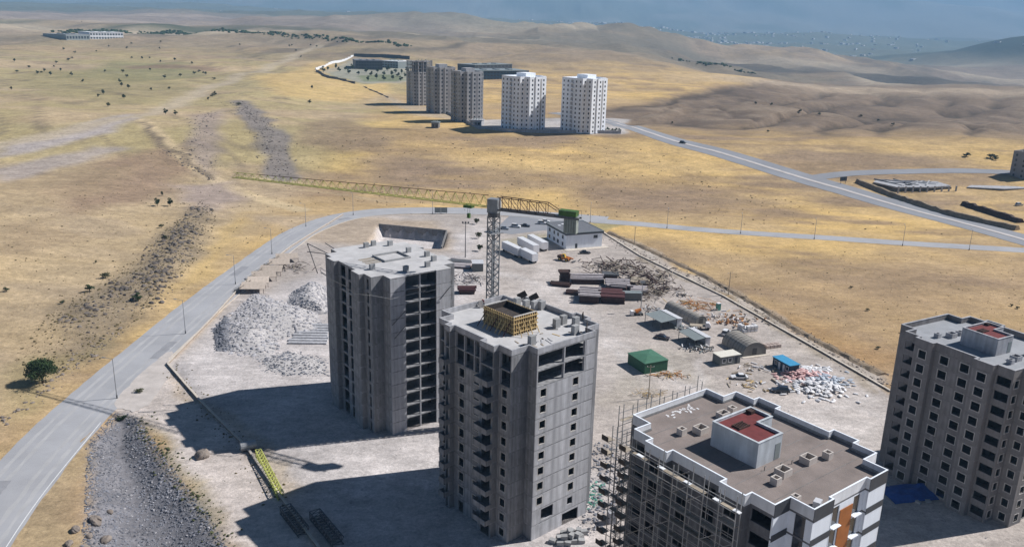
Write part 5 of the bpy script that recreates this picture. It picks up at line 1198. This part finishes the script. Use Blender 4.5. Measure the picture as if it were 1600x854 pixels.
# ------------------------------------------------------------------ stored materials in the yard
def stack(label, pa, pb, wd, h, n, top='panel_steel', body='rust', gap=.25, name='panel_stack', group='stacks of steel formwork panels'):
    c, yw_, L_ = axis_of(pa, pb); r = thing(name, label, 'stack', c, yw_, group)
    k = max(2, int(h/.5))
    for i in range(k-1):
        z = i*h/k; MB().box(-L_/2+.1+random.uniform(0,.3), L_/2-.1-random.uniform(0,.3), -wd/2+random.uniform(0,.25), wd/2-random.uniform(0,.2), z, z+h/k-.06).build('panel', body, r)
    for i in range(n):
        y0 = -wd/2+wd*i/n; MB().box(-L_/2-random.uniform(-.3,.6), L_/2+random.uniform(-.8,.4), y0+.04, y0+wd/n-gap*random.uniform(.3,1), h-h/k, h+random.uniform(-.1,.25)).build('panel', top, r)
    return r
stack('tall rusty steel frame stack at the left end of the steel yard', (874,441), (890,441), 4, 4.2, 3, 'rust', 'rust')
stack('long pale steel beams on rusty bearers at the back of the steel yard', (892,439), (943,440), 7, 2.2, 5, gap=.7)
stack('stack of pale steel panels at the front of the steel yard', (905,466), (937,468), 10, 3.0, 7, gap=.8)
stack('stack topped with dark red panels in the middle of the steel yard', (938,467), (976,469), 9, 2.6, 3, 'rust_red', 'rust')
stack('pale panels lying beside the red stack at the back', (946,449), (986,450), 9, 2.2, 7, gap=.8)
stack('narrow pale panels lying on the front right of the steel yard', (953,456), (980,458), 4, 3.0, 4, gap=.6)
stack('low pile of pale panels at the right of the steel yard', (985,456), (1012,457), 6, 1.5, 4, gap=.6)
stack('brown panel pile behind the grey steel container', (985,441), (1015,444), 7, 1.5, 3, 'timber_grey', 'rust')
stack('rusty beams lying left of the steel yard front', (862,444), (892,447), 4, 1.0, 5, 'rust', 'rust', .5)
stack('flat rusty grids in front of the tall rusty frame', (884,457), (905,459), 4, .9, 4, 'rust', 'rust', .5)
stack('dark panel bundle between the pale stacks and the tangle', (940,432), (965,433), 5, 1.6, 3, 'steel_dark', 'rust', .5)
r, L_ = shed('steel_container', 'grey corrugated steel container at the right front of the steel yard', (972,469), (1003,469.5), 2.6, 2.5, 'cabin_grey', 'tin_grey', .02); 
def scrap(label, cx, cy, sx, sy, n, lmin, lmax, m=('rust',), up=.6, name='scrap_pile', group='tangled scrap heaps', w_=.13):
    c = at(cx, cy); r = thing(name, label, 'scrap', c, 0, group)
    for k in range(n):
        x, y = random.gauss(0, sx*.4), random.gauss(0, sy*.4); a = random.uniform(0, 3.14); l = random.uniform(lmin, lmax)/2; dz = random.uniform(-.5, .6)*up; z = random.uniform(.1, .3+up)
        gz = 0
        MB().bar((x-math.cos(a)*l, y-math.sin(a)*l, max(.05, z-dz)), (x+math.cos(a)*l, y+math.sin(a)*l, max(.05, z+dz)), w_*random.uniform(.6,1.4)).build('bar', random.choice(m), r)
    return r
scrap('tangle of rusty bars behind the steel panel stacks', 962,419, 18, 12, 130, 2, 6, ('rust','rust','timber_grey'), 1.6, w_=.2)
scrap('rusty scaffold bars heaped right of the steel stacks', 1008,438, 14, 14, 130, 2, 6, ('rust','rust','timber_grey'), 1.7, w_=.2)
scrap('brown bars and trestles beside the grey steel container', 1026,456, 10, 7, 80, 2, 5, ('rust','rust','timber_grey'), 1.4, w_=.2)
scrap('bent bars and wire near the foot of the steel yard', 1012,467, 7, 4, 24, 1, 4, ('timber_grey','rust'), .8)
scrap('orange timber battens laid out beside the portable toilet', 1090,478, 12, 8, 70, 2, 5, ('timber_orange','timber_orange','timber'), .6, 'timber_pile', 'timber heaps')
scrap('broken bricks and planks heaped behind the arched tent', 1142,501, 11, 8, 90, .4, 1.6, ('brick_pallet','timber_orange','timber_grey','white_plastic'), .8, 'debris_pile', 'debris heaps', .35)
scrap('splintered orange boards beside the green tarpaulin shed', 1043,586, 6, 3, 50, .8, 2.4, ('timber_orange','timber','timber_grey'), .4, 'timber_pile', 'timber heaps')
scrap('white pipes and scraps piled before the farther tin shed', 1075,514, 6, 3, 40, .6, 2.2, ('white_plastic','tin_grey','steel_dark'), .6, 'debris_pile', 'debris heaps', .2)
scrap('white scraps and metal heaped before the nearer tin shed', 1093,545, 6, 3, 46, .6, 2.0, ('white_plastic','tin_grey','steel_dark'), .7, 'debris_pile', 'debris heaps', .2)
scrap('dark scrap heap left of the farther tin shed', 1018,485, 6, 4, 36, .8, 2.4, ('steel_dark','white_plastic','rust'), .7, 'debris_pile', 'debris heaps', .2)
scrap('dry brush and sticks lying before the green shed', 1012,617, 6, 3, 50, .8, 2.6, ('timber_grey','timber'), .5, 'brush_pile', 'debris heaps', .07)
scrap('odd planks lying in the open yard near the cabins', 1185,600, 12, 8, 30, .6, 2.6, ('white_plastic','timber','timber_grey'), .1, 'debris_pile', 'debris heaps', .25)
scrap('pale scraps on the ground before the cream roofed cabin', 1180,575, 9, 4, 22, .5, 1.8, ('white_plastic','timber_grey'), .1, 'debris_pile', 'debris heaps', .25)
scrap('dark cart frame and timbers left of the orange battens', 1066,462, 4, 2, 22, .8, 2.6, ('rust','timber_grey','white_plastic'), .8, 'debris_pile', 'debris heaps', .16)
def pallets(label, px, py, nx_, ny_, nz_, m, yaw_=0.35, group='pallets of blocks'):
    r = thing('pallet_stack', label, 'pallets', at(px, py), yaw_, group)
    for i in range(nx_):
        for j in range(ny_):
            for k in range(random.randint(max(1, nz_-1), nz_)):
                MB().box(i*1.3-.55, i*1.3+.55, j*1.25-.5, j*1.25+.5, k*1.0+.12, k*1.0+.95).build('block_pack', m, r); MB().box(i*1.3-.6, i*1.3+.6, j*1.25-.55, j*1.25+.55, k*1.0, k*1.0+.116).build('pallet', 'timber_grey', r)
pallets('pallets of pale blocks stacked behind the arched tent with the doorway', 1163,519, 4, 3, 2, 'white_plastic')
pallets('pallets of brown bricks right of the arched tent', 1199,544, 4, 2, 1, 'brick_pallet')
# sacks
def sacks(label, px, py, sx, sy, n, m, h=1.4):
    c = at(px, py); r = thing('sack_heap', label, 'sacks', c, 0, 'heaps of plastic sacks beside the blue cabin')
    sm = []
    for k in range(3):
        L_ = .55+.1*k; ringz = [(-.62,.12,.05),(-.45,.36,.15),(0,.42,.19),(.45,.36,.15),(.62,.12,.05)]; rings = []
        for x, yy, zz in ringz: rings.append([(x*1.2, yy*math.cos(t), zz*math.sin(t)+.16) for t in [2*math.pi*q/8 for q in range(8)]])
        sm.append(MB().loft(rings).mesh('sack', m))
    for k in range(n):
        u_, v_ = random.gauss(0,.38), random.gauss(0,.38); z = h*max(0, 1-(u_*u_+v_*v_)*1.6)*random.random(); o = inst('sack', random.choice(sm), r, (u_*sx, v_*sy, z), (random.uniform(-.3,.3), random.uniform(-.3,.3), random.uniform(0,6.28))); s_ = random.uniform(.75,1.25); o.scale = (s_,s_,s_)
sacks('heap of pink tinted sacks next to the blue cabin', 1258,589, 9, 6, 150, 'pink_plastic')
sacks('heap of white sacks spread in front of the pink ones', 1278,606, 10, 8, 220, 'white_plastic')
sacks('blue grey sacks at the right end of the sack heap', 1290,596, 8, 6, 150, 'bluegrey_plastic')
sacks('thin line of white sacks behind the blue cabin corner', 1268,578, 8, 4, 60, 'white_plastic', .5)
# behind tower A: plates, lean-to, rusty crates
stack('dark steel plates stacked beside the crane foot', (704,409), (736,412), 5, .9, 3, 'steel_dark', 'rust'); stack('dark sheets piled in front of the steel plates by the crane', (706,416), (738,418), 5, .9, 2, 'panel_steel', 'rust')
shed('lean_to_shed', 'small lean-to shed with pale roof beside the crane mast', (738,424), (755,424), 5, 3, 'cabin_grey', 'tin', .2)
stack('rusty red crate frame between the bare shell and the crane', (716,457), (743,457), 4, 1.8, 4, 'rust_red', 'rust')
scrap('tangle of dark props and bars between the bare shell and the crane', 730,437, 10, 7, 70, 1.5, 4.5, ('steel_dark','rust','panel_steel'), 1.0)
bp_ = thing('block_pile', 'tumbled grey concrete blocks at the foot of the grey concrete tower', 'blocks', (*flat(889,842),0), .4); bb_ = MB().box(-.6, .6, -.45, .45, 0, .75).mesh('block', 'concrete_stub')
for k, (x, y, z) in enumerate(((-2.2,-1,0),(-1,-1.4,0),(.4,-1.2,0),(1.6,-1.6,0),(-1.8,.5,0),(-.4,.2,0),(.9,.3,0),(2.2,-.2,0),(-1.2,-.5,.75),(.2,-.6,.75),(1.3,-.7,.75),(-.3,1.6,0),(1.2,1.7,0),(2.6,1.4,0),(.5,.8,.75),(3.4,.6,0),(-3.2,.2,0))): inst('block', bb_, bp_, (x,y,z), (random.uniform(-.12,.12), random.uniform(-.12,.12), random.uniform(0,3)))
r = thing('concrete_pillar_block', 'upright pale concrete block standing beside the scaffold foot', 'block', (*flat(955,815),0), .3); MB().box(-.7, .7, -.7, .7, 0, 2.2).build('block', 'concrete_pale', r); MB().box(-.8, .8, -.8, .8, 2.204, 2.4).build('cap', 'concrete_pale', r)
# lattice crane parts lying along the site wall
def laid(label, pa, pb, m, w_=1.0, nsec=2, group='crane parts lying on the ground'):
    c, yw_, L_ = axis_of(pa, pb); r = thing('lattice_section', label, 'crane part', c, yw_, group)
    for k in range(nsec):
        x0, x1 = -L_/2+L_*k/nsec, -L_/2+L_*(k+1)/nsec-.25; mb = MB(); cs = [(-w_,0.1),(w_,.1),(w_,1.6),(-w_,1.6)]
        for y, z in cs: mb.bar((x0,y,z), (x1,y,z), .16)
        n_ = 5
        for q in range(n_):
            a, b = x0+(x1-x0)*q/n_, x0+(x1-x0)*(q+1)/n_
            for i in range(4): p0, p1 = cs[i], cs[(i+1) % 4]; mb.bar((a,*p0), (a,*p1), .09); mb.bar((a,*p0), (b,*p1), .09)
        mb.build('lattice', m, r)
laid('yellow green lattice boom lying along the low wall', (404,712), (440,782), 'crane_yellow', .55, 3)
laid('grey lattice mast piece lying in the tower shadow, left one', (446,800), (476,838), 'steel_dark', 1.0, 2); laid('grey lattice mast piece lying in the tower shadow, right one', (492,808), (530,854), 'steel_dark', 1.0, 2)
r = thing('water_tank', 'pale steel tank lying at the bend of the low wall', 'tank', (*flat(388,702),0), .5); MB().cyl((-1.6,0,1.0), (1.6,0,1.0), 1.0, n=14).build('drum', 'steel_galv', r)
for x in (-1, 1): MB().box(x-.15, x+.15, -.8, .8, 0, .5).build('cradle', 'steel_dark', r)
boulder(316, 712, 1.5, 'tan boulder at the tip of the shell tower shadow')
# formwork tables leaning along the wall by the road
for i, (px, py) in enumerate(((396,455),(404,446),(413,437),(424,428),(437,417),(449,408))):
    lb = ('nearest formwork table leaning on the wall by the rubble heap','second formwork table from the rubble heap','third formwork table from the rubble heap','fourth formwork table from the rubble heap','fifth formwork table from the rubble heap','farthest formwork table, close to the bend lamp')[i]
    r = thing('formwork_table', lb, 'formwork', at(px, py), R(8+6*(i % 3)), 'formwork tables along the road wall'); wd, dp = random.uniform(6.6,8.4), random.uniform(4.6,6.0)
    MB().loft([[(-wd/2,-dp/2,1.7),(wd/2,-dp/2,1.5),(wd/2,dp/2,2.3),(-wd/2,dp/2,2.5)],[(-wd/2,-dp/2,1.85),(wd/2,-dp/2,1.65),(wd/2,dp/2,2.45),(-wd/2,dp/2,2.65)]]).build('table_top', 'form_top', r)
    for x in (-wd/2+.3, 0, wd/2-.3):
        for y, z in ((-dp/2+.2,1.6),(dp/2-.2,2.3)): MB().bar((x,y,0), (x,y,z), .12).build('prop', 'rust', r)
    for k in range(4): MB().bar((-wd/2-2.4,-dp/2+k*.9,.3+random.random()), (-wd/2+1.2,-dp/2+k*.9+random.uniform(-.6,.6),2.0+random.random()), .1).build('beam', 'timber_grey', r)
scrap('props and bars tumbled beside the formwork tables', 455,420, 10, 8, 60, 1.5, 4, ('timber_grey','rust','panel_steel'), .9)
# precast beams
r = thing('precast_beams', 'row of long pale precast beams lying beside the bare shell tower', 'beams', (*flat(488,522),0), R(2))
for k in range(8): MB().box(-5.5+random.uniform(-.6,.6), 5+random.uniform(-.6,.6), -8+k*2.1, -8+k*2.1+1.4, 0, .45).build('beam', 'concrete_pale', r)
# blue tarpaulin heap behind tower C
r = thing('tarpaulin_heap', 'blue tarpaulin draped over a heap at the foot of the grey tower', 'tarpaulin', (*flat(1425,770),0), .2)
nn = 16; mb = MB(); g = [[(-6+12*i/nn, -3.2+6.4*j/nn, max(.02, 1.7*(1-((i-8)/8.5)**2)*(1-((j-8)/8.5)**2)*(.6+.8*float(vnoise(i*1.0, j*1.0, 3.1, 5))))) for j in range(nn+1)] for i in range(nn+1)]
for i in range(nn):
    for j in range(nn): mb.quad(g[i][j], g[i+1][j], g[i+1][j+1], g[i][j+1])
mb.build('tarpaulin', 'tarp_blue', r)
for k in range(6): MB().box(-.5, .5, -.35, .35, 0, .4).build('weight_block', 'concrete_stub', r, (-5.5+k*2.2, random.choice((-3.4,3.3)), 0), k)
# ------------------------------------------------------------------ far towers
def far_tower(label, px, py, yaw_, m, nst, wl=11, wr=11, windows=True, unfinished=0, group='far apartment towers', sh=3.0, mside=None):
    p = at(px, py); r = thing('apartment_tower', label, 'tower', (p.x,p.y,p.z-.6), yaw_, group); H = nst*sh
    # stepped plan: wings on both visible sides, taller middle
    Qf = [('1',-wl,wr),('2',wl*.25,wr),('3',wl*.25,wr*1.12),('4',wl*1.12,wr*1.12),('5',wl*1.12,-wr*.2),('6',wl,-wr*.2),('7',wl,-wr*.62),('8',wl*.62,-wr*.62),('9',wl*.62,-wr*1.05),('10',-wl*.2,-wr*1.05),('11',-wl*.2,-wr),('12',-wl*.62,-wr),('13',-wl*.62,-wr*.6),('14',-wl,-wr*.6)]
    Ef = edges(Qf); top = H-unfinished*sh
    MB().prism([(x, y) for _, x, y in Qf], 0, top).build('wall', m, r)
    if unfinished:
        for k in range(1, unfinished+1): MB().prism(inset(Qf, .1), top+k*sh-.3, top+k*sh).build('floor_slab', 'far_wall_dark', r)
        for k, e in Ef.items():
            for s_ in np.arange(.6, e[2], 3.2): MB().bar(eloc(e, s_, top, .5), eloc(e, s_, top+unfinished*sh+random.uniform(.3,1.4), .5), .5).build('column', 'far_wall_grey', r)
        MB().prism(inset(Qf, 4), top, top+unfinished*sh).build('core_wall', 'far_wall_dark', r)
    else:
        ring(Qf, 0, .4, H, H+1.0, 'parapet', m, r); MB().box(-wl*.4, wl*.35, -wr*.4, wr*.4, H, H+3.2).build('lift_housing', m, r)
    wmesh = {}
    for k, e in Ef.items():
        if e[2] < 2.2: continue
        nr = e[3]; wv = Vector((nr.x*math.cos(yaw_)-nr.y*math.sin(yaw_), nr.x*math.sin(yaw_)+nr.y*math.cos(yaw_)))
        if wv.y > .35: continue
        nw = max(1, int(e[2]/3.6)); balc = k in ('8-9','4-5')
        if nw >= 2: panel_mesh((e[0], e[1], 1.5, e[3], False), top-1, [], .06, proud=.07).build('grey_stripe', 'far_wall_grey' if m == 'far_wall_white' else 'far_wall_dark', r, (*(e[0]+e[1]*(e[2]/2-.75)), .5))
        for j in range(nw):
            s_ = e[2]*(j+.5)/nw
            for i in range(nst-unfinished):
                wd, h0, h1 = ((1.9,.4,2.5) if (j+len(k)) % 3 == 0 else (1.15,.9,2.3))
                key = (wd, h1-h0)
                if key not in wmesh: wmesh[key] = MB().box(-wd/2, wd/2, -.05, .05, 0, h1-h0).mesh('window', 'glass')
                inst('window', wmesh[key], r, eloc(e, s_, i*sh+h0), eang(e))
                if wd > 1.5 and i:
                    if 'b' not in wmesh: wmesh['b'] = MB().box(-1.5, 1.5, .02, 1.1, -.15, .0).box(-1.5, 1.5, 1.02, 1.1, 0, .8).mesh('balcony', m)
                    inst('balcony', wmesh['b'], r, eloc(e, s_, i*sh+.1), eang(e))
    return r
far_tower('unfinished far tower with bare columns on top, leftmost of the far group', 657,164, R(30), 'far_wall_grey', 13, 9.5, 9.5, unfinished=3)
far_tower('grey far tower second from the left in the group of three', 690,176, R(30), 'far_wall_grey', 12, 9.5, 9.5)
far_tower('grey far tower third from the left, with side balconies', 731,189, R(32), 'far_wall_grey', 12, 9.5, 9.5)
far_tower('white far tower standing left of the pair by the divided road', 820,201, R(42), 'far_wall_white', 12, 12, 12)
far_tower('white far tower standing right of the pair by the divided road', 913,204, R(44), 'far_wall_white', 12, 12, 12)
far_tower('dark tower cut by the right edge of the picture', 1601,276, R(30), 'far_wall_dark', 5, 6, 6, group='far apartment towers', sh=3)
# boundary wall and walls round the far towers
def far_wall(label, pxs, h, m, wd=.5, cop=None):
    r = thing('boundary_wall', label, 'wall'); P = [at(*p) for p in pxs]
    for a, b in zip(P[:-1], P[1:]):
        n_ = max(1, int((b-a).length/14))
        for k in range(n_):
            p, q = a.lerp(b, k/n_), a.lerp(b, (k+1)/n_); z = min(tz(p.x,p.y), tz(q.x,q.y)); MB().bar((p.x,p.y,z+h/2-.4), (q.x,q.y,z+h/2-.4), wd, h+.8).build('wall_section', m, r)
    return r
far_wall('pale wall in front of the two white far towers', ((700,178),(742,199),(790,206),(860,208),(970,209)), 2.2, 'concrete_pale')
far_wall('dark edged compound wall rising to the far tip on the left', ((494,112),(515,122),(555,131)), 2.5, 'concrete_dark')
far_wall('white compound wall climbing away behind the far compound', ((493,110),(520,99),(552,88)), 3.2, 'white_paint', .8)
far_wall('dark back wall of the far compound', ((553,88),(600,89),(640,93)), 5, 'anthracite', 1.0)
far_wall('low kerb wall between compound and far towers', ((566,134),(590,145),(607,153)), 1.2, 'stone_wall')
def far_block(label, pa, pb, dep_, h, wall, roof, nwin=6, rows=2, cat='building'):
    o_, yw_, L_ = corner_frame(pa, pb); r = thing('low_building', label, cat, (o_.x,o_.y,o_.z-.5), yw_)
    MB().box(0, L_, 0, dep_, 0, h).build('wall', wall, r); MB().box(-.4, L_+.4, -.4, dep_+.4, h+.01, h+.6).build('roof', roof, r)
    wm = MB().box(-L_/nwin*.33, L_/nwin*.33, -.06, .04, 0, h/rows*.45).mesh('window', 'glass')
    for i in range(nwin):
        for j in range(rows): inst('window', wm, r, (L_*(i+.5)/nwin, 0, h*(j+.3)/rows))
    for q in range(3): MB().box(L_*(.2+.25*q), L_*(.2+.25*q)+L_*.06, dep_*.3, dep_*.6, h+.61, h+1.6).build('roof_unit', 'tin_grey', r)
    return r
far_block('large dark school like building in the far compound', (556,108), (598,110), 40, 11, 'anthracite', 'roof_dark', 10, 3)
far_block('grey wing with white roof beside the dark far building', (597,106), (622,107), 30, 10, 'tin_grey', 'white_paint', 6, 3)
far_block('long blue grey building behind the far towers', (745,125), (826,124), 45, 11, 'cabin_blue', 'tin_grey', 16, 3)
far_block('dark roofed hall left of the long blue grey building', (742,112), (800,110), 35, 9, 'anthracite', 'tin_grey', 10, 2)
far_block('small site hut alone in the field below the far towers', (674,200), (685,200.5), 5, 4, 'concrete_dark', 'tin_grey', 2, 1)
far_block('low gate house at the corner of the third far tower', (735,196), (751,197), 8, 4, 'concrete_pale', 'concrete_pale', 3, 1)
far_block('white factory block on the far left plateau, left wing', (104,63), (140,63), 60, 9, 'tin_grey', 'roof_felt', 8, 1)
far_block('white factory block on the far left plateau, right wing', (141,62), (193,59), 60, 12, 'white_paint', 'white_paint', 12, 2)
for i, (px, py) in enumerate(((505,113),(512,110),(525,108),(530,112),(540,110),(545,116),(550,108),(560,117),(572,114),(580,119),(590,114),(600,118),(606,111),(612,119),(618,114),(622,120),(628,116),(633,121),(636,113),(614,125),(626,127),(600,126),(588,124),(575,127))):
    tree(px, py, random.uniform(4.5,8), random.uniform(5,8), 'dark tree in the planted grounds of the far compound', 'trees of the far compound', (0,1,3)[i % 3])
for px, py in ((944,205),(950,204),(956,206),(962,205),(968,206)): tree(px, py, 2.5, 3.5, 'low green shrub beside the right white far tower', 'shrubs by the white towers', 0, 'shrub', 'shrub')
# band of trees behind the plateau and the distant town
def stuff_trees(label, pxs, n, spread, h):
    V, Fs, off = [], [], 0; P = [at(*p) for p in pxs]
    pp, ss = along([tuple(p[:2]) for p in P], n, spread, h*.6, h*1.2)
    for (x, y), s_ in zip(pp, ss):
        v, f = ROCKS[rs.randint(8)]; V.append(v*s_*np.array([1.1,1.1,1.0])+np.array([x, y, tz(x, y)+s_*.5])); Fs.append(f+off); off += 12
    me = bpy.data.meshes.new('far_wood'); me.from_pydata(np.concatenate(V).tolist(), [], np.concatenate(Fs).tolist()); me.update(); me.materials.append(MATS['foliage']); return tag(inst('far_wood', me), label, 'woodland', kind='stuff')
stuff_trees('dark belt of far trees along the edge of the left plateau', ((90,52),(190,50),(270,50),(350,49),(430,53)), 420, 10, 3.2)
stuff_trees('thin belt of far trees behind the golden plateau', ((430,53),(560,66),(640,74)), 160, 8, 3)
stuff_trees('far trees lining the valley edge at upper right', ((1060,93),(1100,100),(1150,108),(1170,115)), 120, 9, 3.5)
hs = MB(); TW = []
for k in range(1000):
    d = 3400+random.random()**.8*3200; x = random.gauss(.16, .13)*d if random.random() < .75 else random.uniform(-.5,.62)*d
    if x < -150 and random.random() < .9: continue
    TW.append((x, d))
TW = np.array(TW); TW = TW[np.abs(vnoise(TW[:, 0], TW[:, 1], 380, 77)-.5) > .07]; TZ = T(TW[:, 0], TW[:, 1])
for (x, d), z in zip(TW.tolist(), TZ.tolist()):
    w_, q, h = random.uniform(4,14), random.uniform(4,12), random.choice((4,5,7,9)); a = random.uniform(.35,.9); ca_, sa_ = math.cos(a), math.sin(a); hs.prism([(x+u_*ca_-v_*sa_, d+u_*sa_+v_*ca_) for u_, v_ in ((-w_,-q),(w_,-q),(w_,q),(-w_,q))], z-2, z+h)
tag(hs.build('distant_town', 'farhouse'), 'hazy distant town of pale buildings spread over the far plain', 'town', kind='stuff')
# right side: concrete foundation with columns, retaining bank, sign
o_, yw_, L_ = corner_frame((1400,300), (1490,297)); r = thing('foundation_slab', 'pale concrete foundation with stub columns right of the divided road', 'foundation', o_, yw_)
MB().box(0, L_, 2, 26, -.5, 2.2).build('slab', 'concrete_dark', r); MB().prism([(0,0),(L_*.55,-1),(L_,3),(L_*1.02,18),(L_*.7,27),(L_*.2,28),(-L_*.12,16)], 2.21, 2.9).build('deck', 'concrete_pale', r)
for k in range(9): MB().box(L_*k/8-.35, L_*k/8+.35, -2.2, -1.5, -.5, 3.6).build('column', 'concrete_pale', r)
for k in range(14): MB().bar((random.uniform(0,L_),random.uniform(2,24),2.9), (random.uniform(0,L_),random.uniform(2,24),3.3), .5).build('loose_beam', random.choice(('steel_dark','concrete_pale')), r)
r = thing('concrete_apron', 'bright bare concrete apron right of the foundation slab', 'slab', at(1548,292)); MB().prism([(-16,-4),(4,-7),(24,-1),(10,5),(-8,5)], -.3, .35).build('slab', 'concrete_pale', r)
for lab, pxs, h in (('dark earth retaining bank along the divided road at right', ((1340,285),(1390,305),(1440,322),(1500,340),(1600,362)), 2.4),('brown soil ridge above the retaining bank at far right', ((1505,320),(1545,333),(1600,350)), 2.6)):
    r = thing('earth_bank', lab, 'bank'); P = [at(*p) for p in pxs]; rows = []
    for a, b in zip(P[:-1], P[1:]):
        for k in range(10):
            p = a.lerp(b, k/10); d = (b-a).normalized(); nr = Vector((-d.y,d.x,0)); z = tz(p.x, p.y); hh = h*random.uniform(.75,1.1); rows.append([(p.x+nr.x*3,p.y+nr.y*3,z-.3),(p.x+nr.x*.8,p.y+nr.y*.8,z+hh),(p.x-nr.x*1,p.y-nr.y*1,z+hh),(p.x-nr.x*2.4,p.y-nr.y*2.4,z-.3)])
    MB().loft(rows).build('bank', 'rust' if 'brown' in lab else 'earth', r)
r = thing('road_sign', 'dark road sign standing at the junction of the divided road', 'sign', at(1317,287), R(20))
for x in (-1.6, 1.6): MB().bar((x,0,0), (x,0,3.6), .18).build('post', 'steel_dark', r)
MB().box(-2.4, 2.4, -.08, .08, 1.6, 4.0).build('board', 'anthracite', r)
car(1067,224,R(-35),'car_black','dark car driving on the divided road','suv','cars on the roads')
car(1592,321,R(20),'car_white','white pickup parked at far right beside the soil ridge','suv','cars on the roads')
for i, (px, py) in enumerate(((684,334),(694,334))):
    r = thing('notice_board', ('left','right')[i]+' of two grey boards standing on the back road verge', 'board', at(px, py), R(3), 'boards by the back road'); MB().box(-1.5, 1.5, -.06, .06, .6, 3.2).build('board', 'tin_grey', r)
    for x in (-1.2, 1.2): MB().bar((x,.1,0), (x,.1,3), .12).build('post', 'steel_dark', r)
# ------------------------------------------------------------------ worker bending over on the concrete tower roof
def skin_mesh(name, pts, edges_, radii, root, m, parent, sub=1):
    me = bpy.data.meshes.new(name); me.from_pydata(pts, edges_, []); me.update(); o = inst(name, me, parent); me.materials.append(MATS[m])
    o.modifiers.new('skin', 'SKIN'); sm = o.modifiers.new('sub', 'SUBSURF'); sm.levels = sub; sm.render_levels = sub
    for i, r_ in enumerate(radii): me.skin_vertices[0].data[i].radius = (r_, r_); me.skin_vertices[0].data[i].use_root = (i == root)
    return o
mat('skin', (.42,.25,.17), .6, .08, 3); mat('maroon_cloth', (.09,.02,.035), .9, .2, 4); mat('grey_cloth', (.16,.16,.17), .9, .2, 4)
wk_ = thing('person', 'worker in dark maroon top and grey trousers bending over on the concrete tower roof', 'person', (.77,144.07,HB+.05), R(41.71))
pe = bpy.data.objects.new('pose', None)
pts = [(0,0,.92),(0,.12,1.08),(0,.30,1.24),(0,.42,1.33),(0,.50,1.40),(0,.58,1.47)]           # pelvis, waist, chest, shoulders, neck, head
ed = [(0,1),(1,2),(2,3),(3,4),(4,5)]; rad = [.15,.14,.16,.12,.065,.105]
for s_ in (-1, 1):
    b = len(pts); pts += [(s_*.11,0,.84),(s_*.15,.06,.48),(s_*.16,-.03,.09),(s_*.17,.10,.05),(s_*.20,.40,1.30),(s_*.25,.50,1.04),(s_*.20,.62,.82),(s_*.19,.66,.74)]
    ed += [(0,b),(b,b+1),(b+1,b+2),(b+2,b+3),(3,b+4),(b+4,b+5),(b+5,b+6),(b+6,b+7)]; rad += [.105,.075,.05,.045,.07,.05,.036,.034]
    h = b+7; f0 = len(pts)
    for k, (dx, dy, dz) in enumerate(((-.035,.01,-.09),(-.012,.02,-.10),(.012,.02,-.095),(.034,.015,-.08),(-.05,.03,-.04))):
        pts.append((pts[h][0]+s_*dx, pts[h][1]+dy, pts[h][2]+dz)); ed.append((h, f0+k)); rad.append(.011)
WORKER = (1.6, 10.9)
wx0, wy0 = WORKER
body = skin_mesh('body', [(x+wx0, y+wy0, z) for x, y, z in pts], ed, rad, 0, 'skin', wk_)
tp = [(0,-.01,.95),(0,.12,1.08),(0,.30,1.24),(0,.42,1.33),(-.20,.40,1.30),(-.25,.50,1.05),(.20,.40,1.30),(.25,.50,1.05)]
skin_mesh('jacket', [(x+wx0, y+wy0, z) for x, y, z in tp], [(0,1),(1,2),(2,3),(3,4),(4,5),(3,6),(6,7)], [.17,.165,.185,.14,.09,.066,.09,.066], 0, 'maroon_cloth', wk_)
tr_ = [(0,0,.93),(-.11,0,.84),(-.15,.06,.48),(-.16,-.03,.14),(.11,0,.84),(.15,.06,.48),(.16,-.03,.14)]
skin_mesh('trousers', [(x+wx0, y+wy0, z) for x, y, z in tr_], [(0,1),(1,2),(2,3),(0,4),(4,5),(5,6)], [.17,.125,.095,.075,.125,.095,.075], 0, 'grey_cloth', wk_)
MB().loft([[(wx0+r_*math.cos(a), wy0+.60+r_*math.sin(a), z) for a in [2*math.pi*k/12 for k in range(12)]] for r_, z in ((.135,1.50),(.13,1.55),(.10,1.60),(.04,1.63))]).build('helmet', 'white_plastic', wk_)
bd_ = thing('leaning_board', 'grey shuttering board leaning on end beside the bending worker', 'board', (.77,144.07,HB+.05), R(41.71))
MB().loft([[(wx0-1.3,wy0-.3,0),(wx0-.4,wy0-.3,0),(wx0-.4,wy0-.22,0),(wx0-1.3,wy0-.22,0)],[(wx0-1.3,wy0+.15,1.35),(wx0-.4,wy0+.15,1.35),(wx0-.4,wy0+.23,1.35),(wx0-1.3,wy0+.23,1.35)]]).build('panel', 'concrete_dark', bd_)
MB().bar((wx0-.85,wy0+.2,1.2), (wx0-.85,wy0+1.0,.03), .07).build('strut', 'timber_grey', bd_)
bpy.data.objects.remove(pe)
